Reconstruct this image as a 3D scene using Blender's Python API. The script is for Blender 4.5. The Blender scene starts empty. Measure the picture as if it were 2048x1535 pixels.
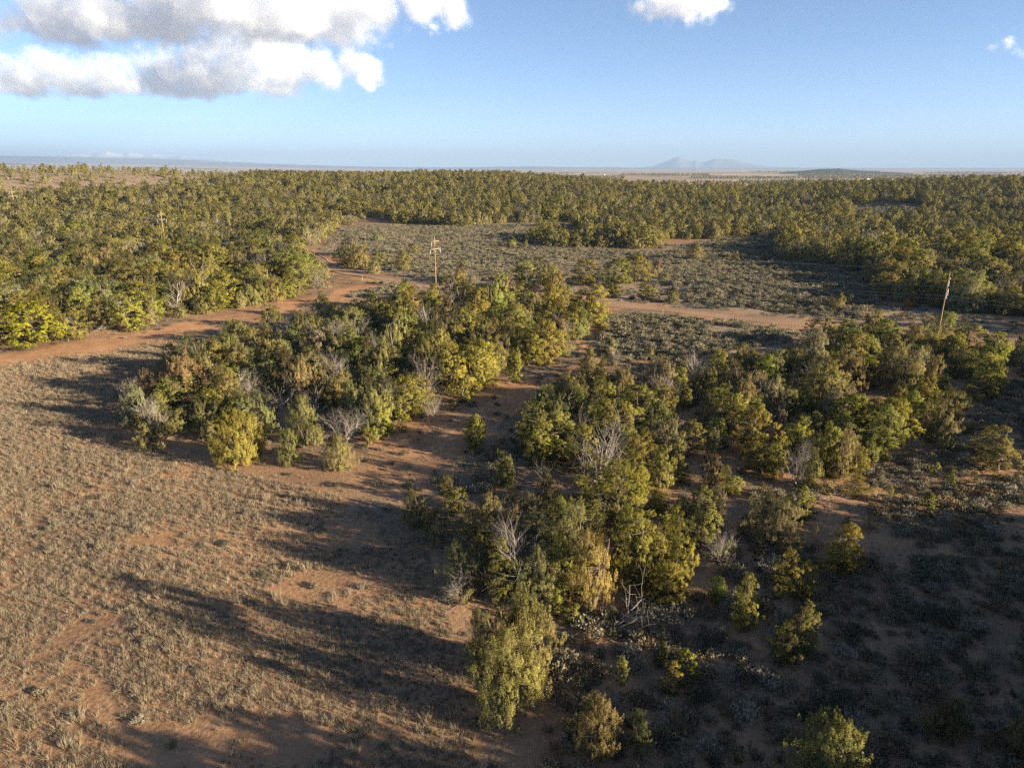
import bpy, math, random
import numpy as np
from mathutils import Vector, Matrix

R = math.radians
SC = bpy.context.scene
COL = SC.collection
rng = np.random.default_rng(7)
random.seed(7)

# ------------------------------------------------------------------ camera, sky, sun, exposure
cam = bpy.data.cameras.new('camera')
cam.sensor_fit = 'HORIZONTAL'
cam.angle = 2 * math.atan(1024 / 1366)
cam.clip_start = 0.5
cam.clip_end = 90000
camo = bpy.data.objects.new('camera', cam)
COL.objects.link(camo)
camo.location = (0, 0, 28)
camo.rotation_euler = (R(90 - 17.55), 0, 0)
SC.camera = camo

SUN_EL, SUN_AZ = R(12.8), R(112.0)          # azimuth clockwise from +Y
w = bpy.data.worlds.new('World')
SC.world = w
w.use_nodes = True
nt = w.node_tree
nt.nodes.clear()
wo = nt.nodes.new('ShaderNodeOutputWorld')
bg = nt.nodes.new('ShaderNodeBackground')
sky = nt.nodes.new('ShaderNodeTexSky')
sky.sky_type = 'NISHITA'
sky.sun_disc = False
sky.sun_elevation = SUN_EL
sky.sun_rotation = SUN_AZ
sky.altitude = 2000
sky.air_density = 0.63
sky.dust_density = 0.35
sky.ozone_density = 1.8
nt.links.new(sky.outputs[0], bg.inputs[0])
bg.inputs[1].default_value = 0.05
nt.links.new(bg.outputs[0], wo.inputs[0])

sl = bpy.data.lights.new('sun', 'SUN')
sl.energy = 5.0
sl.angle = R(0.5)
sl.color = (1.0, 0.84, 0.59)
so = bpy.data.objects.new('sun', sl)
COL.objects.link(so)
SUN_DIR = Vector((math.sin(SUN_AZ) * math.cos(SUN_EL), math.cos(SUN_AZ) * math.cos(SUN_EL), math.sin(SUN_EL)))
so.rotation_euler = SUN_DIR.to_track_quat('Z', 'Y').to_euler()
so.location = (60, -30, 60)

SC.view_settings.view_transform = 'Standard'
SC.view_settings.look = 'None'
SC.view_settings.gamma = 1
SC.view_settings.use_curve_mapping = False
SC.view_settings.exposure = 2.2
SC.render.engine = 'CYCLES'
cy = SC.cycles
cy.max_bounces = 8
cy.diffuse_bounces = 3
cy.glossy_bounces = 1
cy.transmission_bounces = 3
cy.transparent_max_bounces = 8
cy.volume_bounces = 6
cy.volume_step_rate = 1.0
cy.volume_max_steps = 512
cy.use_denoising = False
cy.sample_clamp_indirect = 10

# ------------------------------------------------------------------ terrain
# TERRAIN-BEGIN
_CR_PX = np.array([-700, 0, 250, 350, 450, 600, 750, 900, 1000, 1100, 1200, 1300, 1500, 1700, 1850, 2048, 2700.])
_CR_Z = np.array([22, 25.5, 25.2, 23.0, 19.5, 17, 17, 18.5, 18, 15.5, 12.5, 9.5, 8.5, 11.5, 14, 15.5, 17.])
_CR_AZ = np.arctan((_CR_PX - 1024) / 1433.)
_FA_PX = np.array([-700, 0, 150, 300, 450, 600, 800, 2700.])
_FA_Z = np.array([150, 138, 120, 96, 60, 26, 0, 0.])
_FA_AZ = np.arctan((_FA_PX - 1024) / 1433.)
def _ss(a, b, v):
    t = np.clip((v - a) / (b - a), 0, 1)
    return t * t * (3 - 2 * t)
def ground_z(x, y):
    x = np.asarray(x, float); y = np.asarray(y, float)
    d = np.hypot(x, y)
    az = np.arctan2(x, y)
    hc = np.interp(az, _CR_AZ, _CR_Z)
    front = _ss(math.radians(100), math.radians(60), np.abs(az))
    z = front * (hc * _ss(330, 620, d) - (hc + 6) * _ss(650, 1200, d))
    z = z + front * np.interp(az, _FA_AZ, _FA_Z) * _ss(3500, 17000, d)
    near = _ss(420, 200, d)
    z = z + near * (0.22 * np.sin(x * .11 + .7) * np.sin(y * .083 + 1.1) + 0.10 * np.sin(x * .31 + y * .22) + 0.07 * np.sin(y * .41 - x * .17 + 2.))
    far = _ss(500, 900, d)
    z = z + far * (1.2 * np.sin(x * .0021 + 2) * np.sin(y * .0013) )
    return z
# TERRAIN-END
def gz(x, y):
    return float(ground_z(x, y))

TREES = [  # x, y, height, width, kind, tint, label
(-27.4,62.6,5.82,4.92,'r','vivid','bright yellow-green bushy juniper on the meadow edge, brightest of the central grove'),
(-26.1,63.7,2.88,2.01,'j','bright','small rounded juniper tucked against the right side of the bright green juniper'),
(-23.3,71.3,4.42,3.33,'r','olive','flame-topped olive juniper right of the fallen branch pile'),
(-22.0,62.3,3.83,2.36,'r','olive','shaggy olive juniper between the bright green juniper and a round dark one'),
(-17.0,61.2,3.67,3.01,'r','olive','round dome-shaped juniper at the lower right tip of the central grove'),
(-17.8,67.3,4.56,4.74,'b','grey','twiggy grey leafless tree beside the dome-shaped juniper'),
(-15.2,70.5,7.56,3.39,'j','olive','tall olive juniper rising behind the twiggy grey leafless tree'),
(-14.7,69.9,4.64,2.62,'p','bright','leafy green pinyon in front of the tall olive juniper'),
(-18.1,73.7,5.32,1.83,'j','olive','slim olive juniper between the leafless grey tree and the tall juniper'),
(-21.6,82.4,4.18,2.53,'j','olive','rounded juniper top behind the slim olive juniper'),
(-27.8,83.9,6.68,3.84,'j','olive','open juniper with a forked pale trunk showing above the branch pile'),
(-33.0,100.5,5.23,3.49,'j','olive','rounded olive juniper in the middle of the left half of the central grove'),
(-37.1,89.2,5.28,2.44,'j','olive','upright juniper behind the bare many-stemmed snag'),
(-34.5,83.2,4.01,3.32,'s','grey','bare many-stemmed gnarled snag left of the fallen branch pile'),
(-32.6,86.0,6.01,3.15,'j','dark','dark juniper on a straight trunk behind the fallen branch pile'),
(-36.1,81.3,4.71,2.62,'j','olive','narrow juniper just left of the many-stemmed snag'),
(-38.6,82.3,5.73,2.02,'j','olive','slender juniper right of the biggest brown juniper'),
(-42.0,81.2,6.75,6.46,'j','brown','biggest brown-olive juniper at the left end of the central grove'),
(-44.1,91.7,6.18,4.03,'j','olive','spreading juniper behind the biggest brown juniper'),
(-48.7,94.7,4.31,3.16,'j','brown','brown juniper top at the upper left corner of the central grove'),
(-45.2,76.6,4.67,3.19,'h','olive','leaning half-dead juniper with a white limb at the far left of the central grove'),
(-38.3,67.9,5.75,5.30,'h','olive','wide juniper with a bleached dead top beside the meadow shadow stripes'),
(-33.9,71.4,4.14,2.56,'j','olive','small round juniper between the dead-topped juniper and the bright green one'),
(-32.6,68.6,2.42,1.40,'j','olive','low juniper bush just left of the bright green juniper'),
(-37.6,74.2,2.94,2.65,'j','brown','low brown juniper behind the dead-topped juniper'),
(-45.3,110.3,4.91,6.28,'j','olive','flat-topped juniper on the track side of the central grove'),
(-44.7,122.6,4.64,4.38,'p','dark','dark green pinyon beside the white antlered snag'),
(-37.9,109.4,6.03,6.06,'s','white','white antlered snag on the track side of the central grove'),
(-30.0,100.2,5.06,3.17,'s','grey','small grey snag behind the rounded olive juniper'),
(-39.6,104.6,4.29,1.58,'s','pale','thin forked pale snag standing above the dark grove interior'),
(-41.1,104.6,3.01,2.52,'s','grey','short grey snag left of the thin forked snag'),
(-36.0,129.3,5.34,4.79,'j','bright','bright juniper at the track corner behind the grey dead branches'),
(-36.1,116.1,5.30,6.58,'b','grey','grey leafless crown beside the track, right of the white snag'),
(-25.1,108.7,5.17,4.56,'h','grey','greyish thinning juniper in the upper middle of the central grove'),
(-30.5,118.2,4.76,4.94,'h','grey','grey-topped juniper near the track at the upper left of the central grove'),
(-25.0,89.5,5.45,2.86,'b','grey','leafless grey tree in the heart of the central grove'),
(-20.6,94.6,4.46,2.72,'h','grey','half-dead juniper with grey upper twigs in mid grove'),
(-17.4,90.2,6.73,3.56,'j','olive','olive juniper in the middle of the central grove, left of the umbrella pinyon'),
(-8.0,84.9,6.93,5.18,'p','bright',"umbrella-crowned pinyon with its trunk showing at the grove's lower edge"),
(-4.4,87.5,6.77,3.72,'p','bright','full green pinyon right of the umbrella-crowned pinyon'),
(-11.0,81.5,6.51,4.49,'h','grey','juniper with dead grey crown tips left of the umbrella-crowned pinyon'),
(-12.1,81.1,3.93,3.49,'p','olive','bushy pinyon at the lower edge of the central grove below the grey crown tips'),
(-6.1,80.8,3.21,1.87,'y','bright','small pinyon on a lit thin trunk beside the umbrella-crowned pinyon'),
(0.4,88.8,3.88,1.83,'y','bright','slim young pinyon at the edge of the red swale'),
(-9.3,73.7,3.64,1.95,'b','grey','small ragged grey dead tree beside the red swale'),
(-3.7,66.0,4.05,2.28,'p','bright','lone young pinyon in the middle of the red swale'),
(-12.2,71.1,1.55,1.56,'y','bright','small pinyon bush at the swale edge left of the ragged dead tree'),
(-15.2,66.9,2.26,1.16,'y','bright','little pinyon below the tall olive juniper'),
(-7.2,78.0,1.47,1.45,'y','dark','low dark pinyon seedling below the umbrella-crowned pinyon'),
(-0.5,98.6,5.75,2.98,'j','brown',"brown juniper with bare lower trunk near the swale's upper end"),
(2.4,98.0,4.82,3.41,'p','bright','green pinyon at the swale edge right of the brown bare-trunked juniper'),
(5.0,100.0,6.73,4.97,'p','bright','broad sunlit pinyon at the right edge of the central grove'),
(7.7,109.1,4.69,1.96,'j','brown','narrow brown juniper behind the broad sunlit pinyon'),
(10.2,123.1,1.41,1.56,'y','bright',"tiny pinyon on the red ground below the grove's right tip"),
(13.9,122.8,8.30,5.28,'p','bright','big round pinyon at the right tip of the central grove beside the road'),
(16.4,126.1,3.34,3.00,'p','dark','small pinyon hugging the right tip of the central grove'),
(12.3,125.4,4.55,3.92,'p','bright',"green pinyon just left of the grove's right tip"),
(9.4,129.1,4.85,3.26,'p','bright','upright pinyon in the upper right of the central grove'),
(7.7,135.5,6.06,4.20,'p','bright','pinyon top in the upper right of the central grove facing the road'),
(3.8,129.7,5.84,3.85,'j','brown','pale brown juniper in the upper right of the central grove'),
(-3.2,124.0,9.71,4.95,'j','bright','tall sunlit juniper at the top of the central grove'),
(-6.7,118.1,8.45,4.03,'p','bright','domed pinyon left of the tall sunlit juniper'),
(-1.0,109.9,7.13,5.91,'p','olive','broad spreading pinyon in the centre right of the central grove'),
(-12.6,143.3,6.57,3.59,'s','white',"pale snag right of the middle power pole's foot"),
(-8.2,149.3,6.60,3.29,'s','grey','forked grey snag behind the tall sunlit juniper'),
(-15.0,123.9,7.62,4.41,'p','bright','round pinyon hiding the foot of the middle power pole'),
(-17.9,121.0,7.73,3.41,'p','olive','pinyon at the top edge of the central grove left of the middle power pole'),
(-12.0,115.3,6.98,3.60,'j','brown','brown-tipped juniper below the middle power pole'),
(-10.3,103.8,6.15,4.05,'j','olive','olive juniper in the middle of the central grove above the umbrella pinyon'),
(-6.7,105.5,7.27,3.32,'p','olive','pinyon in the centre of the central grove'),
(-16.5,95.0,8.47,3.58,'j','olive','upright juniper left of centre in the central grove'),
(-17.5,87.8,7.26,3.87,'j','olive','sunlit juniper above the tall olive juniper'),
(-5.1,101.0,5.24,3.50,'j','olive','juniper behind the full green pinyon'),
(-14.1,95.3,5.95,3.46,'p','dark','dark pinyon in the shaded middle of the central grove'),
(-28.8,127.6,4.23,4.36,'p','olive','olive pinyon at the top edge of the central grove near the track'),
(-24.2,126.9,4.30,4.90,'p','dark','dark round pinyon at the top edge of the central grove'),
(10.5,89.7,3.91,2.60,'j','pale','pale-topped juniper at the upper left of the right grove'),
(11.8,87.4,3.63,2.27,'p','olive','pinyon beside the pale-topped juniper'),
(8.1,77.6,4.22,2.27,'j','olive','pointed juniper at the left edge of the right grove'),
(11.0,77.6,3.97,2.03,'p','bright','pointed green pinyon at the left edge of the right grove'),
(9.9,76.8,3.26,1.66,'j','bright',"small bright juniper between two pointed trees at the right grove's left edge"),
(4.6,78.4,3.00,2.18,'p','dark',"pinyon facing the red swale at the right grove's left edge"),
(4.9,71.1,3.83,2.77,'j','bright','round-headed juniper beside the red swale'),
(12.9,75.3,3.21,2.10,'j','olive','juniper near the upper left of the right grove'),
(2.7,61.8,4.37,2.25,'p','bright','tall green pinyon on the swale side of the right grove'),
(5.0,61.9,3.08,2.45,'p','olive','open pinyon with grey limbs left of the gnarled juniper'),
(7.8,54.5,8.00,4.85,'h','brown','huge gnarled half-dead juniper with a tangle of pale limbs'),
(11.1,56.1,4.27,2.24,'p','bright','sunlit pinyon just right of the gnarled half-dead juniper'),
(-0.6,57.7,3.57,2.12,'j','dark',"shaded juniper with a lit tip at the right grove's left end"),
(2.6,54.3,4.22,2.53,'s','white','white many-pronged snag left of the gnarled juniper'),
(3.2,52.8,3.86,2.05,'j','olive','plump juniper in front of the white many-pronged snag'),
(13.7,65.2,3.15,2.16,'p','olive','thin open pinyon above the sunlit pinyon'),
(21.1,83.1,4.07,2.55,'p','bright','bright round pinyon in the shaded upper part of the right grove'),
(24.2,82.3,3.97,2.40,'j','bright','round-topped lit juniper next to the bright round pinyon'),
(31.1,92.9,4.76,3.39,'j','bright','lit juniper at the top of the right grove by the sagebrush'),
(28.1,90.1,3.72,1.92,'j','olive','small juniper left of the lit juniper at the grove top'),
(33.7,90.4,3.73,2.20,'p','bright','pinyon at the top of the right grove near the sagebrush'),
(33.6,84.2,3.93,2.20,'p','bright','pointed pinyon in the upper middle of the right grove'),
(28.4,79.8,3.75,2.70,'h','grey','greyish juniper in the upper middle of the right grove'),
(26.3,68.4,5.12,2.35,'p','bright','dense green pinyon right of the tall bare snag'),
(17.0,72.3,4.75,2.92,'p','olive','broad pinyon in the shaded left part of the right grove'),
(22.5,71.1,4.41,2.65,'j','olive','juniper left of the tall bare snag'),
(24.1,71.2,5.28,2.88,'p','bright','pinyon behind the tall bare snag'),
(24.0,66.8,4.04,1.99,'s','grey','tall bare grey snag in the middle of the right grove'),
(19.8,62.2,3.98,1.18,'j','olive','narrow column-shaped juniper in the middle of the right grove'),
(18.4,65.1,3.41,2.66,'p','olive','spreading pinyon left of the column-shaped juniper'),
(13.7,57.7,4.26,2.12,'j','bright','upright lit juniper in the lower middle of the right grove'),
(16.1,61.8,3.81,1.17,'j','dark','slim dark juniper behind the upright lit juniper'),
(23.8,59.8,3.76,3.42,'p','bright','bright wide pinyon left of the bleached dead juniper'),
(24.9,59.2,3.98,1.79,'p','bright','pinyon squeezed between the wide pinyon and the bleached juniper'),
(26.1,56.6,4.91,3.34,'b','white',"bleached silver-white dead juniper at the right grove's lower edge"),
(27.2,57.0,3.63,1.82,'j','bright','green half of a juniper behind the bleached dead one'),
(19.6,56.1,2.57,1.89,'p','bright','low bright pinyon below the wide pinyon'),
(18.4,57.0,3.24,1.55,'j','olive','juniper below the column-shaped one'),
(15.8,58.2,2.39,1.30,'p','dark','small dark pinyon in the lower middle of the right grove'),
(16.7,50.0,3.84,1.87,'j','pale','pale juniper at the lower right of the front clump'),
(14.6,51.7,3.02,1.34,'h','pale','thin pale juniper above the big front pinyons'),
(28.4,67.2,4.23,1.00,'j','pale','skinny pale juniper on a thin trunk in the right grove'),
(30.3,66.6,3.92,1.36,'j','olive','left one of two skinny junipers above the bleached dead tree'),
(31.9,67.2,3.84,1.16,'j','bright','right one of two skinny junipers above the bleached dead tree'),
(31.1,74.2,3.90,1.84,'j','olive','small juniper in the centre of the right grove'),
(35.8,82.4,3.46,1.90,'h','pale','grey-brown withered juniper in the upper middle of the right grove'),
(38.4,84.4,5.26,2.71,'s','white','branching white snag in the upper right grove'),
(42.8,94.5,6.63,4.43,'j','pale','tall pale juniper at the top of the right grove'),
(38.1,90.1,4.63,3.56,'p','olive','pinyon left of the tall pale juniper'),
(20.4,47.1,4.95,3.66,'j','brown','broad brown-gold juniper standing alone below the right grove'),
(23.4,50.3,3.36,2.13,'p','bright','green pinyon behind the broad brown-gold juniper'),
(57.6,106.7,6.55,3.84,'p','bright','sunlit pinyon at the top of the right grove beside the road'),
(52.7,105.9,5.06,4.14,'p','bright','round pinyon at the top of the right grove left of the roadside pinyon'),
(57.1,99.4,4.26,4.05,'p','olive','pinyon below the roadside end of the right grove'),
(58.3,95.4,3.97,2.60,'j','pale','pale juniper in the upper right of the right grove'),
(68.9,102.8,3.99,1.86,'p','bright','narrow pinyon below the right power pole'),
(69.0,94.9,5.93,3.73,'p','bright','pinyon at the right end of the right grove near the road'),
(73.2,113.5,5.20,4.42,'p','olive','round pinyon hiding the foot of the right power pole'),
(52.0,85.4,5.44,2.22,'j','pale','slim pale-trunked juniper in the upper right of the right grove'),
(55.9,87.5,4.52,2.80,'j','brown','brownish juniper in the upper right of the right grove'),
(59.1,81.1,4.89,3.61,'p','bright','free-standing pinyon at the right end of the right grove'),
(48.9,75.9,4.95,3.28,'p','bright','bright pinyon in the right half of the right grove'),
(36.6,72.0,5.33,3.35,'j','pale','tall pale juniper in the right centre of the right grove'),
(39.5,73.0,4.09,2.50,'j','olive','juniper right of the tall pale juniper'),
(38.2,64.7,5.54,3.75,'p','olive','large full pinyon at the lower right edge of the right grove'),
(45.4,67.2,4.78,2.95,'j','olive','rounded juniper at the right corner of the right grove'),
(45.6,73.2,4.52,2.39,'p','bright','pinyon behind the right corner of the right grove'),
(45.2,76.3,3.87,2.24,'p','olive','pinyon above the large full pinyon'),
(29.8,59.3,5.68,1.78,'p','bright',"tall pinyon on a bare trunk at the right grove's lower edge"),
(30.9,58.9,4.62,1.97,'j','brown','brown juniper next to the tall bare-trunked pinyon'),
(32.4,59.3,3.18,1.80,'p','olive','green pinyon right of the brown juniper'),
(47.1,60.6,4.31,4.42,'p','olive','isolated round pinyon near the right border'),
(54.4,78.2,2.36,1.81,'j','olive','small juniper on dark open ground right of the right grove'),
(40.1,59.3,1.45,0.85,'y','bright','sapling on the lit strip left of the isolated round pinyon'),
(40.6,57.6,1.57,0.83,'y','bright',"sapling just below the isolated round pinyon's left side"),
(43.0,57.9,1.12,0.93,'y','olive','seedling in front of the isolated round pinyon'),
(30.5,54.9,2.04,1.86,'p','bright',"cone-shaped small pinyon below the right grove's lower edge"),
(28.0,55.2,1.52,1.16,'y','bright',"little bright pinyon beside the bleached dead juniper's foot"),
(33.5,54.9,1.17,1.60,'y','olive','low spreading pinyon bush on the lit red strip'),
(35.5,52.4,1.79,1.11,'y','bright','young pinyon on the lit sagebrush strip'),
(29.0,49.1,1.35,1.13,'y','olive','pointed seedling above the half-lit pinyon'),
(27.4,49.9,0.82,0.49,'y','brown','tiny brown seedling above the half-lit pinyon'),
(5.5,39.8,6.11,3.07,'j','bright','large flame-lobed juniper at the front of the front clump'),
(9.2,41.8,6.79,2.91,'p','bright','big open-limbed pinyon in the middle of the front clump'),
(11.6,41.9,6.05,2.30,'p','bright','tall golden-green pinyon at the right of the front clump'),
(10.7,40.5,3.27,2.46,'p','bright','low bright pinyon boughs at the foot of the front clump'),
(15.4,44.6,3.06,2.15,'h','pale','shaggy half-dead juniper at the right end of the front clump'),
(14.6,46.7,4.00,1.99,'p','olive','pinyon behind the shaggy half-dead juniper'),
(0.5,40.3,6.62,4.03,'h','grey','large grey half-dead juniper in the left part of the front clump'),
(-0.9,44.5,4.60,2.35,'h','pale','pale-tipped dying juniper left of the large grey half-dead one'),
(-2.7,47.4,4.26,2.80,'j','olive','lit-topped juniper at the upper left of the front clump'),
(0.3,50.9,2.81,1.91,'j','olive','small lit juniper at the top of the front clump'),
(2.1,45.4,2.68,0.98,'j','olive','narrow juniper in the shaded middle of the front clump'),
(-3.5,39.6,2.94,2.95,'h','brown','ragged juniper with bare lower branches at the meadow edge'),
(-1.4,41.0,1.12,2.15,'b','grey','low tangle of dead branches at the foot of the front clump'),
(2.9,38.5,2.00,0.62,'y','bright','bright narrow sapling in front of the front clump'),
(3.9,37.6,1.52,1.23,'y','olive','small pinyon at the foot of the flame-lobed juniper'),
(-0.1,29.7,7.30,3.45,'j','brown','large rust-gold juniper standing alone in the foreground'),
(-1.4,33.3,4.40,2.43,'j','olive','added juniper behind the left shoulder of the rust-gold juniper to widen its shadow'),  # added blocker, broadens the tree shadow on the meadow
(1.1,32.8,4.36,2.23,'j','olive','added juniper behind the right shoulder of the rust-gold juniper to widen its shadow'),  # second added blocker, half hidden, for the same meadow shadow
(4.1,27.2,3.60,2.43,'r','olive','lit round juniper at the bottom centre'),
(6.4,27.2,2.34,1.15,'j','dark','dim juniper right of the lit round juniper at the bottom'),
(6.2,31.9,1.88,0.62,'y','olive','slim sapling in the dark foreground left of the sapling pair'),
(8.8,33.4,1.86,0.50,'y','brown','thin brown sapling above the sapling pair'),
(9.9,32.0,2.46,1.19,'y','bright','right one of the lit sapling pair in the dark foreground'),
(8.9,31.4,1.90,0.95,'y','olive','left one of the lit sapling pair in the dark foreground'),
(22.1,28.2,2.63,1.69,'j','olive','half-lit juniper in the dark lower right'),
(14.8,24.9,4.27,3.51,'r','bright','large golden-lit juniper cut off by the bottom border'),
(25.2,27.0,3.10,1.13,'j','olive','dim juniper cut off by the right border'),
(11.2,26.6,1.12,0.64,'y','dark','dim seedling at the bottom left of the golden-lit juniper'),
(16.8,33.7,4.10,2.11,'p','dark','fully shaded pinyon in the dark lower right'),
(15.2,37.5,3.35,2.11,'p','bright','half-lit pinyon nearest the front clump in the lower right row'),
(19.1,40.2,3.88,2.30,'p','bright','half-lit pinyon in the middle of the lower right row'),
(23.9,43.7,3.74,2.61,'p','bright','half-lit pinyon at the upper end of the lower right row'),
(18.5,44.9,1.61,0.82,'y','dark','small shaded seedling beside the brown-gold juniper'),
(13.8,39.7,2.34,1.55,'p','dark','shaded pinyon below the right end of the front clump'),
(-7.6,50.0,3.30,2.03,'j','dark','shaded juniper at the left of the dark hollow before the front clump'),
(-5.7,47.6,3.20,2.11,'j','dark','shaded juniper touching the left side of the front clump'),
(-2.9,41.0,3.86,2.47,'j','olive','dense juniper behind the ragged juniper at the meadow edge'),
(-0.7,40.2,4.90,2.63,'p','dark','dense dark pinyon in the left part of the front clump'),
(2.1,40.0,4.56,2.42,'j','olive','full juniper between the grey half-dead one and the flame-lobed juniper'),
(3.5,40.7,4.99,2.39,'p','olive','full pinyon behind the flame-lobed juniper'),
(-2.3,43.9,4.44,2.54,'p','olive','broad pinyon at the upper left of the front clump'),
(1.1,47.1,4.32,2.39,'j','olive','broad juniper near the top of the front clump'),
(3.9,47.1,4.54,2.39,'p','bright','broad lit pinyon near the top of the front clump'),
(-5.1,52.8,3.21,2.05,'p','dark','dim pinyon above the shaded hollow left of the front clump'),
(-77.9,108.4,7.68,9.07,'p','vivid',"largest bright green tree at the left woodland's front corner"),
(-74.6,111.7,5.96,4.51,'p','bright','rounded pinyon right of the largest bright green tree'),
(-69.1,119.9,7.23,4.99,'p','bright','bright pinyon on the track edge of the left woodland'),
(-67.8,127.7,6.03,3.78,'p','bright','upright bright pinyon beside the track'),
(-68.2,125.4,4.54,2.80,'j','olive','small juniper left of the upright bright pinyon'),
(-60.7,137.6,5.64,5.28,'p','bright','green pinyon at the middle of the track edge'),
(-62.6,136.1,3.77,3.43,'j','brown','brown juniper left of the green track-edge pinyon'),
(-58.3,140.7,1.79,1.77,'y','bright','tiny pinyon at the track edge'),
(-56.5,141.4,3.69,2.72,'j','olive','small juniper right of the tiny track-edge pinyon'),
(-55.4,144.8,6.63,5.32,'j','olive','rounded juniper at the track bend'),
(-52.5,148.3,5.15,4.58,'j','bright','bright juniper right of the rounded one at the track bend'),
(-50.7,150.4,4.45,3.54,'p','bright','pinyon near the far end of the track edge'),
(-49.1,152.7,4.51,3.37,'p','olive','low pinyon near the far end of the track edge'),
(-46.7,163.6,6.33,4.55,'h','pale',"pale thinning juniper at the woodland's right tip where track meets road"),
(-49.9,159.9,8.39,6.07,'p','dark','dark pinyon behind the pale tip juniper'),
(-62.7,176.7,7.42,6.18,'h','pale','fan-shaped pale juniper behind the track bend'),
(-65.1,154.5,6.80,5.66,'j','olive','juniper behind the green track-edge pinyon'),
(-66.1,135.5,7.25,4.40,'s','grey','drooping grey snag by the track'),
(-81.5,149.0,3.32,2.85,'s','grey','small grey snag behind the upright bright pinyon'),
(-86.8,135.1,6.94,6.18,'h','pale','pale sprawling half-dead juniper above the rounded pinyon'),
(-89.3,169.8,8.63,8.91,'j','pale','large round pale juniper in the left woodland'),
(-105.2,177.4,9.60,7.22,'j','pale','pale juniper with visible stems left of the large round pale one'),
(-88.0,216.6,6.65,5.95,'s','white','white snag in the left woodland near the second power pole'),
(-66.8,121.0,2.03,1.99,'y','olive','small bush at the track edge below the bright pinyon'),
(-74.6,121.0,6.20,3.42,'j','olive','juniper at the woodland edge between two bright pinyons'),
(-65.1,132.1,2.39,2.75,'j','olive','low juniper at the foot of the drooping grey snag'),
(2.9,164.8,7.21,5.78,'p','dark','dark pinyon at the left end of the roadside clump'),
(8.0,164.2,7.54,4.80,'p','olive','pinyon second from the left in the roadside clump'),
(10.4,160.2,5.87,3.28,'j','brown','pointed brown juniper in the roadside clump'),
(17.9,169.5,6.79,6.44,'p','olive','pinyon in the middle of the roadside clump'),
(26.2,169.1,6.77,6.67,'p','bright','lit pinyon in the right half of the roadside clump'),
(31.4,173.9,7.57,6.59,'p','bright','tallest lit pinyon at the right of the roadside clump'),
(22.9,154.5,3.43,4.32,'p','dark','round pinyon on the road verge in front of the roadside clump'),
(30.5,151.3,4.03,4.01,'p','olive','left one of two round trees on the far road verge'),
(34.8,148.8,3.75,4.17,'j','olive','right one of two round trees on the far road verge'),
(37.8,183.5,4.66,4.01,'j','pale','pale juniper at the right end of the roadside clump'),
(38.9,175.5,2.82,3.34,'j','pale','small pale juniper just right of the roadside clump'),
(57.8,218.7,5.16,6.01,'r','olive','single round juniper in the sagebrush flat'),
(69.6,214.3,3.69,1.71,'y','olive','thin sapling in the shaded sagebrush'),
(68.2,216.9,2.18,1.57,'y','olive','shorter sapling left of the thin one in the shaded sagebrush'),
(79.1,216.1,3.10,1.88,'y','olive',"sapling near the right woodland's left tip"),
(85.6,208.6,2.11,1.82,'y','olive',"sapling in front of the right woodland's left part"),
(67.1,140.2,3.45,2.69,'j','olive','juniper near the road in the right sagebrush'),
(72.9,146.4,2.40,1.62,'j','olive','slim juniper right of the one in the right sagebrush'),
(-13.8,176.4,5.13,3.86,'j','brown','two-toned juniper right of the middle power pole'),
(-33.3,234.2,3.68,4.40,'p','olive','small round pinyon in the meadow left of the middle power pole'),
(-32.8,205.8,4.74,4.48,'p','olive',"rounded pinyon on the road's far verge"),
(-31.3,194.0,3.51,3.67,'j','brown','low juniper in front of the rounded verge pinyon'),
(-40.0,205.5,4.29,4.48,'p','olive','round pinyon at the right of the island of trees by the road'),
(-38.8,191.6,3.75,3.35,'j','pale','pale juniper at the front of the island of trees by the road'),
(-45.4,202.2,7.40,6.45,'j','olive','tall juniper in the island of trees by the road'),
(-50.2,206.5,5.93,5.39,'p','dark','dark pinyon at the left of the island of trees by the road'),
(-54.2,230.8,6.24,5.66,'j','olive','juniper at the back of the island of trees by the road'),
(-54.0,278.9,3.54,4.41,'j','olive','lone small juniper far back in the sagebrush meadow'),
(-0.4,256.8,4.01,3.70,'j','bright','small rounded juniper by the far two-track'),
(4.8,247.9,3.52,2.15,'y','olive','thin sapling by the far two-track'),
(50.5,108.7,4.84,3.75,'p','olive','green pinyon on the roadside edge of the right grove above the tall pale juniper'),
(53.8,104.4,5.08,3.30,'j','olive','olive juniper on the roadside edge of the right grove below the road'),
(59.9,106.9,5.43,3.69,'p','bright','bright pinyon right of the sunlit roadside pinyon'),
(64.9,106.5,4.76,3.84,'j','olive',"olive juniper left of the right power pole's foot"),
(72.3,105.5,4.72,3.81,'p','olive',"green pinyon right of the right power pole's foot"),
(74.7,98.5,5.21,3.87,'j','olive','olive juniper by the road at the right border'),
(65.2,102.5,4.93,3.24,'p','dark','dark pinyon in front of the right power pole'),
(83.2,141.8,2.86,3.98,'j','orange',"orange-tinged juniper beside the right woodland's front"),
]
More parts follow.
